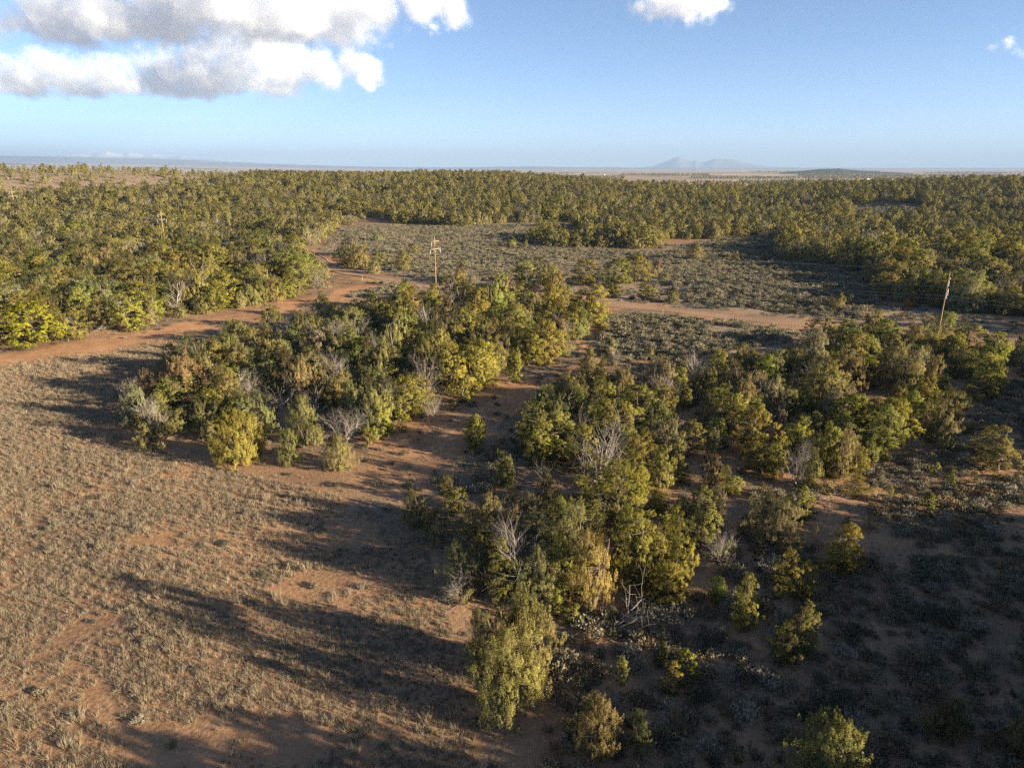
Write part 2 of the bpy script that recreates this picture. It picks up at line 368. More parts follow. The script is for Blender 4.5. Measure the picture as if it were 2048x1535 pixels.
ZONES = {
'left_woodland': [(-122.2,82.1),(-100.8,100.2),(-83.2,107.6),(-79.7,109.7),(-77.2,120.1),(-70.8,122.3),(-67.6,128.7),(-64.1,138.3),(-58.2,144.4),(-51.8,151.1),(-47.6,168.8),(-52.2,192.3),(-64.9,222.5),(-74.0,241.0),(-73.9,266.8),(-87.3,346.6),(-93.5,393.2),(-166.5,741.5),(-607.9,456.1)],
'back_woodland': [(-87.3,346.6),(-68.2,361.3),(-44.3,355.8),(-22.8,339.1),(-6.2,363.0),(27.9,368.8),(27.7,333.8),(7.4,286.8),(5.1,269.7),(19.4,253.5),(51.7,250.4),(63.4,278.4),(95.6,291.4),(124.8,324.9),(168.4,353.9),(182.2,378.2),(205.3,434.7),(228.7,432.6),(238.9,397.7),(332.3,460.6),(564.2,509.2),(560.5,513.3),(-171.3,740.4),(-96.2,392.9)],
'right_woodland': [(90.2,238.2),(117.1,303.1),(144.3,321.5),(175.8,343.4),(200.7,357.8),(229.0,382.8),(321.3,444.8),(564.2,509.2),(182.2,130.2),(97.9,128.2),(89.6,137.7),(84.6,140.6),(79.2,145.3),(90.4,170.8),(93.3,186.0),(92.7,206.8),(84.6,217.2)],
'hill_open': [(-607.9,456.1),(-195.4,734.5),(-244.2,719.7),(-202.3,501.3),(-215.4,440.2),(-242.7,407.1),(-270.2,372.6),(-368.9,268.7)],
'central_grove': [(-40.9,68.9),(-37.5,70.3),(-29.9,64.5),(-21.9,63.6),(-16.5,61.9),(-14.8,68.7),(-12.8,73.3),(-7.9,82.9),(-4.2,84.9),(2.8,100.5),(7.5,103.3),(16.9,129.0),(18.5,146.0),(4.0,149.2),(-13.5,147.5),(-23.1,138.5),(-30.7,126.8),(-39.8,113.9),(-45.0,101.6),(-47.8,91.3),(-45.9,77.5)],
'right_grove': [(3.3,75.8),(10.0,82.8),(17.4,81.5),(27.5,90.6),(38.9,95.1),(48.9,103.1),(63.1,107.5),(73.7,101.0),(60.8,81.4),(48.4,70.2),(39.3,65.6),(32.6,60.2),(26.9,58.2),(24.8,60.0),(20.9,56.9),(17.5,49.4),(16.4,46.4),(13.4,42.1),(7.9,41.2),(5.4,40.6),(-1.5,40.7),(-4.3,40.6),(-3.5,47.0),(-0.6,55.7),(1.8,61.6)],
'sapling_flat': [(3.5,81.1),(13.4,106.8),(18.0,110.4),(24.2,100.7),(27.5,95.8),(17.4,81.5),(10.0,82.8)],
'meadow': [(-99.5,65.3),(-96.0,95.0),(-79.3,102.0),(-66.7,107.1),(-61.0,117.1),(-51.7,113.7),(-47.9,90.0),(-48.5,81.1),(-41.8,68.1),(-29.3,61.8),(-18.5,56.7),(-13.2,53.5),(-6.8,47.2),(-4.9,40.3),(-2.8,34.0),(-1.5,24.5),(-1.7,11.4),(-51.3,11.5)],
'sage_meadow': [(-83.8,340.3),(-43.4,348.9),(-6.1,354.0),(27.2,359.3),(7.2,278.6),(3.9,259.7),(19.0,247.3),(48.6,243.3),(54.0,232.3),(45.3,210.3),(42.6,220.8),(2.6,219.5),(-1.2,178.2),(-12.2,176.8),(-22.5,187.4),(-36.5,201.4),(-43.4,228.5),(-65.9,282.7)],
'sage_flat': [(54.5,238.3),(73.8,272.5),(113.4,303.0),(82.4,215.7),(91.7,204.4),(91.8,182.8),(83.5,157.0),(78.4,143.7),(67.6,130.2),(49.3,139.5),(36.1,149.7),(39.9,178.1),(43.0,206.6)],
'sage_verge': [(19.0,133.5),(27.6,134.3),(36.6,128.5),(45.8,122.8),(53.0,118.5),(44.1,109.2),(32.8,104.1),(24.8,100.1),(15.9,99.4),(14.1,109.6)],
'sage_clearing': [(182.2,378.2),(203.0,429.6),(226.2,427.8),(238.9,397.7),(224.7,380.0),(198.6,358.5),(173.6,343.8),(164.6,345.5)],
'sage_junction': [(-36.8,176.8),(-23.0,170.1),(-22.5,157.0),(-30.3,155.5),(-36.9,149.6),(-35.3,166.2)],
'swale': [(18.5,133.5),(21.3,129.3),(14.6,110.3),(7.9,93.6),(4.0,84.1),(2.1,75.1),(-0.8,68.2),(-4.2,61.9),(-9.2,55.7),(-14.8,56.5),(-15.0,62.0),(-14.2,68.0),(-11.0,76.4),(-4.1,82.0),(1.8,93.1),(8.3,103.3),(15.8,123.3)],
'mid_fill': [(-88.0,337.7),(-66.9,354.5),(-6.1,354.0),(27.2,359.3),(60.2,264.1),(92.1,280.7),(122.1,317.6),(165.5,347.6),(180.3,374.0),(116.7,303.0),(84.0,219.8),(92.7,206.8),(89.7,170.7),(78.9,143.6),(87.9,134.9),(96.3,126.0),(86.4,112.1),(58.5,127.2),(29.7,145.0),(18.9,149.6),(4.2,158.7),(-15.4,169.5),(-34.5,185.7),(-50.6,208.4),(-68.3,246.0)],
'dark_sage': [(-14.8,56.5),(-9.2,55.7),(-1.3,68.2),(2.1,75.1),(0.3,60.5),(-1.1,54.8),(-3.7,47.8),(-5.4,45.3),(-7.8,49.1),(-13.3,53.9)],
'lower_right': [(9.5,40.3),(17.6,46.4),(21.3,55.4),(28.1,56.5),(39.9,64.9),(48.5,68.7),(66.9,89.4),(86.6,106.4),(93.9,82.2),(49.9,27.3),(28.3,11.6),(-0.3,11.4),(2.0,29.5),(1.8,36.8)],
}
LINES = {
'dirt_road': (6.2,[(-129.9,304.5),(-93.3,267.4),(-76.0,247.8),(-65.8,229.1),(-54.9,202.5),(-38.9,185.1),(-23.5,173.8),(-11.4,164.3),(4.1,154.0),(18.5,146.0),(28.8,140.7),(38.5,135.4),(48.1,129.3),(57.5,124.8),(72.2,118.6),(85.6,110.9),(101.4,105.0)]),
'bare_track': (7.0,[(-35.7,168.1),(-39.7,161.3),(-43.0,151.7),(-48.9,142.2),(-55.6,129.9),(-61.4,117.9),(-67.2,108.0),(-74.5,104.3),(-82.2,99.8),(-99.7,91.5)]),
'far_two_track': (4.0,[(-54.5,261.2),(-42.1,260.4),(-31.4,265.3),(-13.8,300.2),(9.0,348.0),(23.5,361.6)]),
}
SPOTS = {
'pile': (-29.0,77.9),
'log': (-43.6,72.5),
'branch_edge': (-74.0,118.3),
'brush': (6.4,37.3),
'tangle_right': (27.0,54.0),
'fallen_right': (42.2,66.2),
'post1': (29.4,131.4),
'post2': (39.6,124.3),
'post3': (-22.0,181.2),
'post4': (-38.7,176.6),
'bushes': (38.7,54.5),
'fd': (13.9,30.5),
'dead_br': (22.9,27.8),
}
PILE = SPOTS["pile"]
CLOUDS = [
("cloud",'largest cloud bank at the upper left, cut off by the top border',[(-4380,6824,1230,287),(-4175,6993,1330,412),(-3657,6897,1353,508),(-3280,7026,1431,543),(-2820,7038,1475,544),(-2257,6729,1411,496),(-1857,6700,1366,470),(-1614,7155,1394,422),(-1181,6836,1365,317),(-819,6822,1426,258),(-564,7242,1453,234),(-1309,6952,1128,205),(-1589,7154,1120,271),(-1957,6955,1120,342),(-4040,7045,1122,366),(-4463,6776,1120,171),(-1431,7043,1120,128)],1100,0.0055,250),
("cloud",'second cloud bank below the largest one at the left, with a long flat grey base',[(-7431,11018,1337,402),(-6654,10725,1315,467),(-7097,10910,1175,506),(-6326,10851,1169,533),(-5396,10336,1128,523),(-5171,10924,1292,537),(-4515,10783,1342,560),(-3904,10537,1422,562),(-3332,10308,1429,550),(-3124,11015,1472,510),(-2645,10682,1323,375),(-2324,10891,1455,336),(-2084,11027,1405,278),(-3408,10887,1173,505),(-4817,11063,1122,513),(-2103,10616,1190,193)],1010,0.0042,280),
("cloud",'single small white cloud at the top border right of the middle',[(1275,5997,1261,278),(1072,5832,1183,188),(1479,6060,1263,247),(1602,6033,1223,144),(952,5671,1170,95)],1150,0.0065,150),
("cloud",'tiny wispy cloud at the right border',[(5311,8043,1250,135),(5217,8096,1250,91),(5866,8587,1250,132)],1230,0.005,140),
("cloud",'little cloud scrap between the upper left cloud banks and the middle',[(-826,8039,1440,101),(-873,8161,1413,68)],1230,0.005,130),
]

# ------------------------------------------------------------------ small helpers
def in_poly(poly, x, y):
    x = np.asarray(x); y = np.asarray(y)
    res = np.zeros(x.shape, bool)
    n = len(poly)
    for i in range(n):
        x1, y1 = poly[i]; x2, y2 = poly[(i + 1) % n]
        if y1 == y2: continue
        c = ((y1 > y) != (y2 > y)) & (x < (x2 - x1) * (y - y1) / (y2 - y1) + x1)
        res ^= c
    return res

def seg_dist(pts, x, y):
    best = np.full(np.shape(x), 1e9)
    for (x1, y1), (x2, y2) in zip(pts[:-1], pts[1:]):
        dx, dy = x2 - x1, y2 - y1
        t = np.clip(((x - x1) * dx + (y - y1) * dy) / (dx * dx + dy * dy + 1e-9), 0, 1)
        best = np.minimum(best, np.hypot(x - x1 - t * dx, y - y1 - t * dy))
    return best

def _hash(ix, iy, s):
    h = (ix.astype(np.int64) * 374761393 + iy.astype(np.int64) * 668265263 + s * 1442695041) & 0x7fffffff
    h = (h ^ (h >> 13)) * 1274126177 & 0x7fffffff
    return ((h ^ (h >> 16)) & 0xffff) / 65535.0

def vnoise(x, y, scale, seed=0, octaves=3):
    out = 0; amp = 1; tot = 0
    x = np.asarray(x, float) / scale; y = np.asarray(y, float) / scale
    for o in range(octaves):
        ix = np.floor(x); iy = np.floor(y); fx = x - ix; fy = y - iy
        fx = fx * fx * (3 - 2 * fx); fy = fy * fy * (3 - 2 * fy)
        a = _hash(ix, iy, seed + o); b = _hash(ix + 1, iy, seed + o)
        c = _hash(ix, iy + 1, seed + o); d = _hash(ix + 1, iy + 1, seed + o)
        out = out + amp * ((a * (1 - fx) + b * fx) * (1 - fy) + (c * (1 - fx) + d * fx) * fy)
        tot += amp; amp *= .5; x = x * 2.03 + 11; y = y * 2.03 + 7
    return out / tot

CP, SP = math.cos(R(17.55)), math.sin(R(17.55))
def project(x, y, z):
    dep = y * CP + (28 - z) * SP
    return 1024 + 1366 * x / dep, 767.5 - 1366 * (y * SP - (28 - z) * CP) / dep, dep

def tag(o, label=None, cat=None, group=None, kind=None):
    if label: o['label'] = label
    if cat: o['category'] = cat
    if group: o['group'] = group
    if kind: o['kind'] = kind
    return o

def link(o, parent=None):
    COL.objects.link(o)
    if parent is not None: o.parent = parent
    return o

def mesh_np(name, verts, faces, mats, matidx=None, attrs=None, smooth=False, normals=None):
    """verts (n,3); faces = list of arrays, each (m,k)"""
    me = bpy.data.meshes.new(name)
    verts = np.asarray(verts, np.float32)
    me.vertices.add(len(verts))
    me.vertices.foreach_set('co', verts.ravel())
    faces = [f for f in faces if len(f)]
    loops = np.concatenate([f.ravel() for f in faces]).astype(np.int32)
    tot = np.concatenate([np.full(len(f), f.shape[1], np.int32) for f in faces])
    start = np.concatenate([[0], np.cumsum(tot)[:-1]]).astype(np.int32)
    me.loops.add(len(loops)); me.loops.foreach_set('vertex_index', loops)
    me.polygons.add(len(tot))
    me.polygons.foreach_set('loop_start', start)
    me.polygons.foreach_set('loop_total', tot)
    if matidx is not None:
        me.polygons.foreach_set('material_index', np.asarray(matidx, np.int32))
    if smooth:
        me.polygons.foreach_set('use_smooth', np.ones(len(tot), bool))
    for m in mats: me.materials.append(m)
    if attrs:
        for k, v in attrs.items():
            a = me.attributes.new(k, 'FLOAT', 'POINT')
            a.data.foreach_set('value', np.asarray(v, np.float32))
    me.update(calc_edges=True)
    if normals is not None:
        a = me.attributes.new('custom_normal', 'FLOAT_VECTOR', 'POINT')
        a.data.foreach_set('vector', np.asarray(normals, np.float32).ravel())
    return me

# ------------------------------------------------------------------ materials
def nodes(name):
    m = bpy.data.materials.new(name)
    m.use_nodes = True
    t = m.node_tree
    t.nodes.clear()
    out = t.nodes.new('ShaderNodeOutputMaterial')
    return m, t, out

def N(t, kind, **kw):
    n = t.nodes.new(kind)
    for k, v in kw.items():
        if k.startswith('_'): setattr(n, k[1:], v)
    return n

def mix_rgb(t, fac, a, b, mode='MIX'):
    n = t.nodes.new('ShaderNodeMix'); n.data_type = 'RGBA'; n.blend_type = mode
    for s, v in ((0, fac), (6, a), (7, b)):
        if hasattr(v, 'is_output'): t.links.new(v, n.inputs[s])
        elif s == 0: n.inputs[0].default_value = v
        else: n.inputs[s].default_value = (*v, 1)
    return n.outputs[2]

def math_n(t, op, a, b=None, c=None, clamp=False):
    n = t.nodes.new('ShaderNodeMath'); n.operation = op; n.use_clamp = clamp
    for i, v in enumerate((a, b, c)):
        if v is None: continue
        if hasattr(v, 'is_output'): t.links.new(v, n.inputs[i])
        else: n.inputs[i].default_value = v
    return n.outputs[0]

def ramp(t, fac, stops):
    n = t.nodes.new('ShaderNodeValToRGB')
    e = n.color_ramp.elements
    while len(e) < len(stops): e.new(0.5)
    for el, (p, c) in zip(e, stops):
        el.position = p; el.color = (*c, 1)
    t.links.new(fac, n.inputs[0])
    return n.outputs[0]

def noise(t, vec, scale, detail=3, rough=.55):
    n = t.nodes.new('ShaderNodeTexNoise')
    n.inputs['Scale'].default_value = scale
    n.inputs['Detail'].default_value = detail
    n.inputs['Roughness'].default_value = rough
    if vec is not None: t.links.new(vec, n.inputs['Vector'])
    return n.outputs[0]

def attr(t, name):
    n = t.nodes.new('ShaderNodeAttribute'); n.attribute_name = name
    return n.outputs['Fac']

def foliage_mat(name, cols, trans=.25):
    """leaf colour: per-leaf 'tint', per-tree random, object colour"""
    m, t, out = nodes(name)
    oi = t.nodes.new('ShaderNodeObjectInfo')
    f = math_n(t, 'ADD', math_n(t, 'MULTIPLY', attr(t, 'tint'), .72), math_n(t, 'MULTIPLY', oi.outputs['Random'], .28), clamp=True)
    c = ramp(t, f, cols)
    c = mix_rgb(t, 1.0, c, oi.outputs['Color'], 'MULTIPLY')
    d = t.nodes.new('ShaderNodeBsdfDiffuse'); tr = t.nodes.new('ShaderNodeBsdfTranslucent')
    t.links.new(c, d.inputs[0]); t.links.new(c, tr.inputs[0])
    mx = t.nodes.new('ShaderNodeMixShader'); mx.inputs[0].default_value = trans
    t.links.new(d.outputs[0], mx.inputs[1]); t.links.new(tr.outputs[0], mx.inputs[2])
    t.links.new(mx.outputs[0], out.inputs[0])
    return m

def wood_mat(name, c1, c2, scale=6.):
    m, t, out = nodes(name)
    tc = t.nodes.new('ShaderNodeTexCoord')
    mp = t.nodes.new('ShaderNodeMapping'); mp.inputs['Scale'].default_value = (1, 1, .25)
    t.links.new(tc.outputs['Object'], mp.inputs[0])
    oi = t.nodes.new('ShaderNodeObjectInfo')
    f = math_n(t, 'ADD', math_n(t, 'MULTIPLY', noise(t, mp.outputs[0], scale), .8), math_n(t, 'MULTIPLY', oi.outputs['Random'], .3), clamp=True)
    c = ramp(t, f, [(.3, c1), (.75, c2)])
    d = t.nodes.new('ShaderNodeBsdfDiffuse')
    t.links.new(c, d.inputs[0]); t.links.new(d.outputs[0], out.inputs[0])
    return m

M_JUN = foliage_mat('juniper_foliage', [(.0, (.122, .108, .042)), (.5, (.255, .224, .088)), (1., (.37, .325, .155))], .2)
M_PIN = foliage_mat('pinyon_foliage', [(.0, (.105, .100, .030)), (.5, (.238, .210, .058)), (1., (.35, .30, .095))], .2)
M_BARK = wood_mat('bark', (.07, .052, .040), (.17, .135, .105))
M_DEAD = wood_mat('dead_wood', (.17, .15, .13), (.34, .30, .27))
M_TWIG = wood_mat('grey_twigs', (.15, .13, .115), (.28, .245, .22))
M_SAGE = foliage_mat('sage_leaves', [(.0, (.110, .095, .062)), (.5, (.215, .188, .125)), (1., (.33, .285, .195))], .15)
M_GRASS = foliage_mat('straw', [(.0, (.17, .132, .088)), (.5, (.295, .237, .165)), (1., (.44, .375, .275))], .3)
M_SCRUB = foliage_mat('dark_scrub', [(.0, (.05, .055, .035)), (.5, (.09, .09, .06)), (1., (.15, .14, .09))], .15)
M_POLE = wood_mat('pole_wood', (.24, .15, .085), (.38, .26, .16), 3.)
M_ARM = wood_mat('crossarm_wood', (.27, .22, .15), (.40, .33, .24), 3.)

def plain_mat(name, c, rough=.5, metal=0.):
    m, t, out = nodes(name)
    p = t.nodes.new('ShaderNodeBsdfPrincipled')
    tc = t.nodes.new('ShaderNodeTexCoord')
    cc = mix_rgb(t, noise(t, tc.outputs['Object'], 4.), [v * .8 for v in c], [min(1, v * 1.15) for v in c])
    t.links.new(cc, p.inputs['Base Color'])
    p.inputs['Roughness'].default_value = rough
    p.inputs['Metallic'].default_value = metal
    t.links.new(p.outputs[0], out.inputs[0])
    return m
M_CERAMIC = plain_mat('insulator_glass', (.45, .50, .55), .25)
M_WIRE = plain_mat('wire_metal', (.45, .47, .50), .35, .8)
M_HOUSE = plain_mat('white_wall', (.72, .70, .66), .7)
M_ROOF = plain_mat('metal_roof', (.45, .42, .40), .5)

# ------------------------------------------------------------------ ground sheet
rad = np.concatenate([np.geomspace(3, 60, 110, endpoint=False), np.geomspace(60, 800, 190, endpoint=False), np.geomspace(800, 32000, 90)])
fa = np.concatenate([np.linspace(R(-58), R(58), 560, endpoint=False), np.linspace(R(58), R(302), 140, endpoint=False)])
nr, na = len(rad), len(fa)
RR, AA = np.meshgrid(rad, fa, indexing='ij')
GX = (RR * np.sin(AA)).ravel(); GY = (RR * np.cos(AA)).ravel()
GZ = ground_z(GX, GY)
idx = np.arange(nr * na).reshape(nr, na)
a = idx[:-1]; b = idx[1:]
quads = np.stack([a, np.roll(a, -1, 1), np.roll(b, -1, 1), b], -1).reshape(-1, 4)
GX = np.append(GX, 0); GY = np.append(GY, 0); GZ = np.append(GZ, gz(0, 0))
tri = np.stack([np.full(na, nr * na), np.roll(idx[0], -1), idx[0]], -1)

# ground cover masks, with wandering edges
jx = GX + (vnoise(GX, GY, 9, 3) - .5) * 9 * np.clip(np.hypot(GX, GY) / 60, .5, 2)
jy = GY + (vnoise(GX, GY, 9, 9) - .5) * 9 * np.clip(np.hypot(GX, GY) / 60, .5, 2)
m_meadow = in_poly(ZONES['meadow'], jx, jy).astype(float)
m_sage = np.zeros_like(GX)
for k in ('mid_fill', 'sage_meadow', 'sage_flat', 'sage_verge', 'sage_clearing', 'sage_junction'):
    m_sage = np.maximum(m_sage, in_poly(ZONES[k], jx, jy))
m_wood = np.zeros_like(GX)
for k in ('left_woodland', 'back_woodland', 'right_woodland', 'central_grove', 'right_grove'):
    m_wood = np.maximum(m_wood, in_poly(ZONES[k], jx, jy))
GD = np.hypot(GX, GY)
m_wood *= (GD < 800)
m_hill = in_poly(ZONES['hill_open'], jx, jy) * (GD < 1200) * 1.0
m_bare = np.exp(-(seg_dist(LINES['bare_track'][1], jx, jy) / 5.2) ** 4)
m_bare = np.maximum(m_bare, .8 * np.exp(-(seg_dist(LINES['far_two_track'][1], GX, GY) / 1.7) ** 4))
m_bare = np.maximum(m_bare, .8 * np.exp(-(seg_dist(LINES['dirt_road'][1], jx, jy) / 5.0) ** 4))
m_bare = np.maximum(m_bare, in_poly(ZONES['swale'], jx, jy) * .75)
m_bare = np.maximum(m_bare, in_poly(ZONES['lower_right'], jx, jy) * .40)
m_bare = np.maximum(m_bare, in_poly(ZONES['right_grove'], jx, jy) * .5)
m_far = _ss(900, 1400, GD)

m, t, out = nodes('ground_soil')
tc = t.nodes.new('ShaderNodeTexCoord').outputs['Object']
n_big = noise(t, tc, .045, 4); n_mid = noise(t, tc, .35, 5, .6); n_fine = noise(t, tc, 3.2, 4, .65); n_peb = noise(t, tc, 14, 3, .6)
red = ramp(t, n_mid, [(.3, (.27, .128, .064)), (.5, (.37, .190, .098)), (.72, (.46, .265, .145))])
red = mix_rgb(t, math_n(t, 'MULTIPLY', n_fine, .5), red, (.40, .26, .16))
lit = ramp(t, n_fine, [(.3, (.13, .085, .055)), (.5, (.21, .145, .095)), (.7, (.30, .22, .15))])
straw = ramp(t, n_fine, [(.3, (.20, .110, .062)), (.5, (.30, .175, .100)), (.72, (.38, .26, .155))])
greyg = ramp(t, n_fine, [(.3, (.20, .14, .095)), (.55, (.29, .215, .15)), (.75, (.36, .29, .21))])
c = lit
def masked(c, col, name, lo=.35, hi=.65, nz=n_mid, k=.5):
    f = math_n(t, 'ADD', attr(t, name), math_n(t, 'MULTIPLY', math_n(t, 'SUBTRACT', nz, .5), k))
    mr = t.nodes.new('ShaderNodeMapRange'); mr.inputs[1].default_value = lo; mr.inputs[2].default_value = hi
    t.links.new(f, mr.inputs[0])
    return mix_rgb(t, mr.outputs[0], c, col)
c = mix_rgb(t, math_n(t, 'MULTIPLY', math_n(t, 'GREATER_THAN', n_big, .5), .45), c, red)
c = masked(c, greyg, 'sage')
c = masked(c, greyg, 'hill')
c = masked(c, mix_rgb(t, ramp(t, n_big, [(.42, (0, 0, 0)), (.62, (1, 1, 1))]), straw, red), 'meadow')
c = masked(c, red, 'bare', .3, .75, n_mid, 1.2)
# far plain: long fields and brushy strips
mp = t.nodes.new('ShaderNodeMapping'); mp.inputs['Scale'].default_value = (.00055, .0011, 1)
t.links.new(tc, mp.inputs[0])
vo = t.nodes.new('ShaderNodeTexVoronoi'); vo.distance = 'MANHATTAN'; vo.inputs['Scale'].default_value = 1.
t.links.new(mp.outputs[0], vo.inputs['Vector'])
sep = t.nodes.new('ShaderNodeSeparateColor'); t.links.new(vo.outputs['Color'], sep.inputs[0])
field = ramp(t, sep.outputs[0], [(.0, (.34, .21, .15)), (.3, (.45, .33, .24)), (.5, (.38, .25, .19)), (.7, (.50, .41, .29)), (.85, (.27, .22, .145)), (1., (.42, .29, .22))])
n_far = noise(t, tc, .004, 5, .6)
field = mix_rgb(t, ramp(t, n_far, [(.52, (0, 0, 0)), (.62, (.8, .8, .8))]), field, (.10, .095, .055))
c = mix_rgb(t, attr(t, 'far'), c, field)
p = t.nodes.new('ShaderNodeBsdfDiffuse'); t.links.new(c, p.inputs[0])
bp = t.nodes.new('ShaderNodeBump'); bp.inputs['Strength'].default_value = .55; bp.inputs['Distance'].default_value = .12
hh = math_n(t, 'ADD', n_fine, math_n(t, 'MULTIPLY', n_peb, .35))
hh = math_n(t, 'MULTIPLY', hh, math_n(t, 'SUBTRACT', 1.0, attr(t, 'far')))
t.links.new(hh, bp.inputs['Height']); t.links.new(bp.outputs[0], p.inputs['Normal'])
t.links.new(p.outputs[0], out.inputs[0])
M_GROUND = m
me = mesh_np('ground', np.stack([GX, GY, GZ], 1), [quads, tri], [M_GROUND],
             attrs={'meadow': m_meadow, 'sage': m_sage, 'wood': m_wood, 'bare': m_bare, 'hill': m_hill, 'far': m_far}, smooth=True)
g = link(bpy.data.objects.new('ground', me))
tag(g, 'reddish dry ground sheet under the woodland running out to the far plain', None, None, 'structure')

# dirt road: a sheet just above the ground with wheel tracks and low berms
def strip(name, pts, width, lift, mat, ncross=9, step=1.6, berm=0.):
    P = np.array(pts); seg = np.hypot(*np.diff(P, axis=0).T); s = np.concatenate([[0], np.cumsum(seg)])
    u = np.arange(0, s[-1], step)
    # smooth the polyline
    cx = np.interp(u, s, P[:, 0]); cy_ = np.interp(u, s, P[:, 1])
    ker = np.ones(13) / 13
    cx = np.convolve(np.pad(cx, 6, 'edge'), ker, 'valid'); cy_ = np.convolve(np.pad(cy_, 6, 'edge'), ker, 'valid')
    tx, ty = np.gradient(cx), np.gradient(cy_); L = np.hypot(tx, ty); nx, ny = -ty / L, tx / L
    o = np.linspace(-1, 1, ncross)
    wv = width / 2 * (1 + .08 * np.sin(u * .11) + .05 * np.sin(u * .37))
    X = cx[:, None] + nx[:, None] * o * wv[:, None]; Y = cy_[:, None] + ny[:, None] * o * wv[:, None]
    prof = berm * np.exp(-((np.abs(o) - .86) / .08) ** 2)
    edge = np.where(np.abs(o) > .99, -.10, lift)
    Z = ground_z(X, Y) + edge + prof
    n, k = X.shape; ii = np.arange(n * k).reshape(n, k)
    f = np.stack([ii[:-1, :-1], ii[:-1, 1:], ii[1:, 1:], ii[1:, :-1]], -1).reshape(-1, 4)
    cr = np.broadcast_to(o, (n, k)).ravel()
    me = mesh_np(name, np.stack([X.ravel(), Y.ravel(), Z.ravel()], 1), [f[:, ::-1]], [mat], attrs={'cross': cr}, smooth=True)
    return link(bpy.data.objects.new(name, me))

m, t, out = nodes('road_dirt')
tc = t.nodes.new('ShaderNodeTexCoord').outputs['Object']
cr = attr(t, 'cross')
wv = math_n(t, 'ABSOLUTE', math_n(t, 'SINE', math_n(t, 'MULTIPLY', math_n(t, 'ADD', cr, math_n(t, 'MULTIPLY', noise(t, tc, .12), .12)), 9.0)))
c = ramp(t, noise(t, tc, .6, 5, .6), [(.3, (.29, .175, .110)), (.7, (.41, .275, .185))])
c = mix_rgb(t, math_n(t, 'MULTIPLY', wv, .75), c, (.21, .12, .072))
c = mix_rgb(t, math_n(t, 'MULTIPLY', noise(t, tc, 7., 3), .35), c, (.50, .36, .25))
p = t.nodes.new('ShaderNodeBsdfDiffuse'); t.links.new(c, p.inputs[0])
bp = t.nodes.new('ShaderNodeBump'); bp.inputs['Strength'].default_value = .5; bp.inputs['Distance'].default_value = .15
t.links.new(math_n(t, 'ADD', wv, noise(t, tc, 5., 4)), bp.inputs['Height']); t.links.new(bp.outputs[0], p.inputs['Normal'])
t.links.new(p.outputs[0], out.inputs[0])
M_ROAD = m
ro = strip('dirt_road', LINES['dirt_road'][1], LINES['dirt_road'][0], .05, M_ROAD, 15, 1.6, .22)
tag(ro, 'graded reddish dirt road crossing between the groves and the sagebrush', None, None, 'structure')

# ------------------------------------------------------------------ tree meshes
def unit(v):
    return v / (np.linalg.norm(v, axis=-1, keepdims=True) + 1e-9)

def tubes(segs, sides=5, nrm=False):
    """segs: list of (p0, p1, r0, r1) -> verts, quads"""
    P0 = np.array([s[0] for s in segs]); P1 = np.array([s[1] for s in segs])
    r0 = np.array([s[2] for s in segs]); r1 = np.array([s[3] for s in segs])
    ax = unit(P1 - P0)
    ref = np.where(np.abs(ax[:, 2:3]) > .9, np.array([[1., 0, 0]]), np.array([[0, 0, 1.]]))
    u = unit(np.cross(ax, ref)); v = np.cross(ax, u)
    th = np.arange(sides) / sides * 2 * math.pi
    ring = np.cos(th)[None, :, None] * u[:, None] + np.sin(th)[None, :, None] * v[:, None]
    A = P0[:, None] + ring * r0[:, None, None]; B = P1[:, None] + ring * r1[:, None, None]
    V = np.concatenate([A, B], 1).reshape(-1, 3)
    base = (np.arange(len(segs)) * 2 * sides)[:, None]
    k = np.arange(sides)[None]; k2 = (k + 1) % sides
    F = np.stack([base + k, base + k2, base + sides + k2, base + sides + k], -1).reshape(-1, 4)
    if nrm: return V, F, np.concatenate([ring, ring], 1).reshape(-1, 3)
    return V, F

def branch(rg, segs, p, d, length, r, depth, gnarl=.35, up=.15, nseg=4, kids=3, tips=None):
    for i in range(nseg):
        d = unit(d + rg.normal(0, gnarl, 3) * .5 + np.array([0, 0, up * .4]))
        q = p + d * length / nseg
        r1 = r * (.80 if depth else .74)
        segs.append((p, q, r, max(r1, .004)))
        if depth > 0 and i >= 1:
            for _ in range(rg.integers(1, kids + 1)):
                dd = unit(d * .7 + unit(rg.normal(0, 1, 3)) * .8 + np.array([0, 0, up]))
                branch(rg, segs, q, dd, length * rg.uniform(.42, .7), r1 * .62, depth - 1, gnarl, up, max(2, nseg - 1), kids, tips)
        p, r = q, r1
    if tips is not None: tips.append(p)

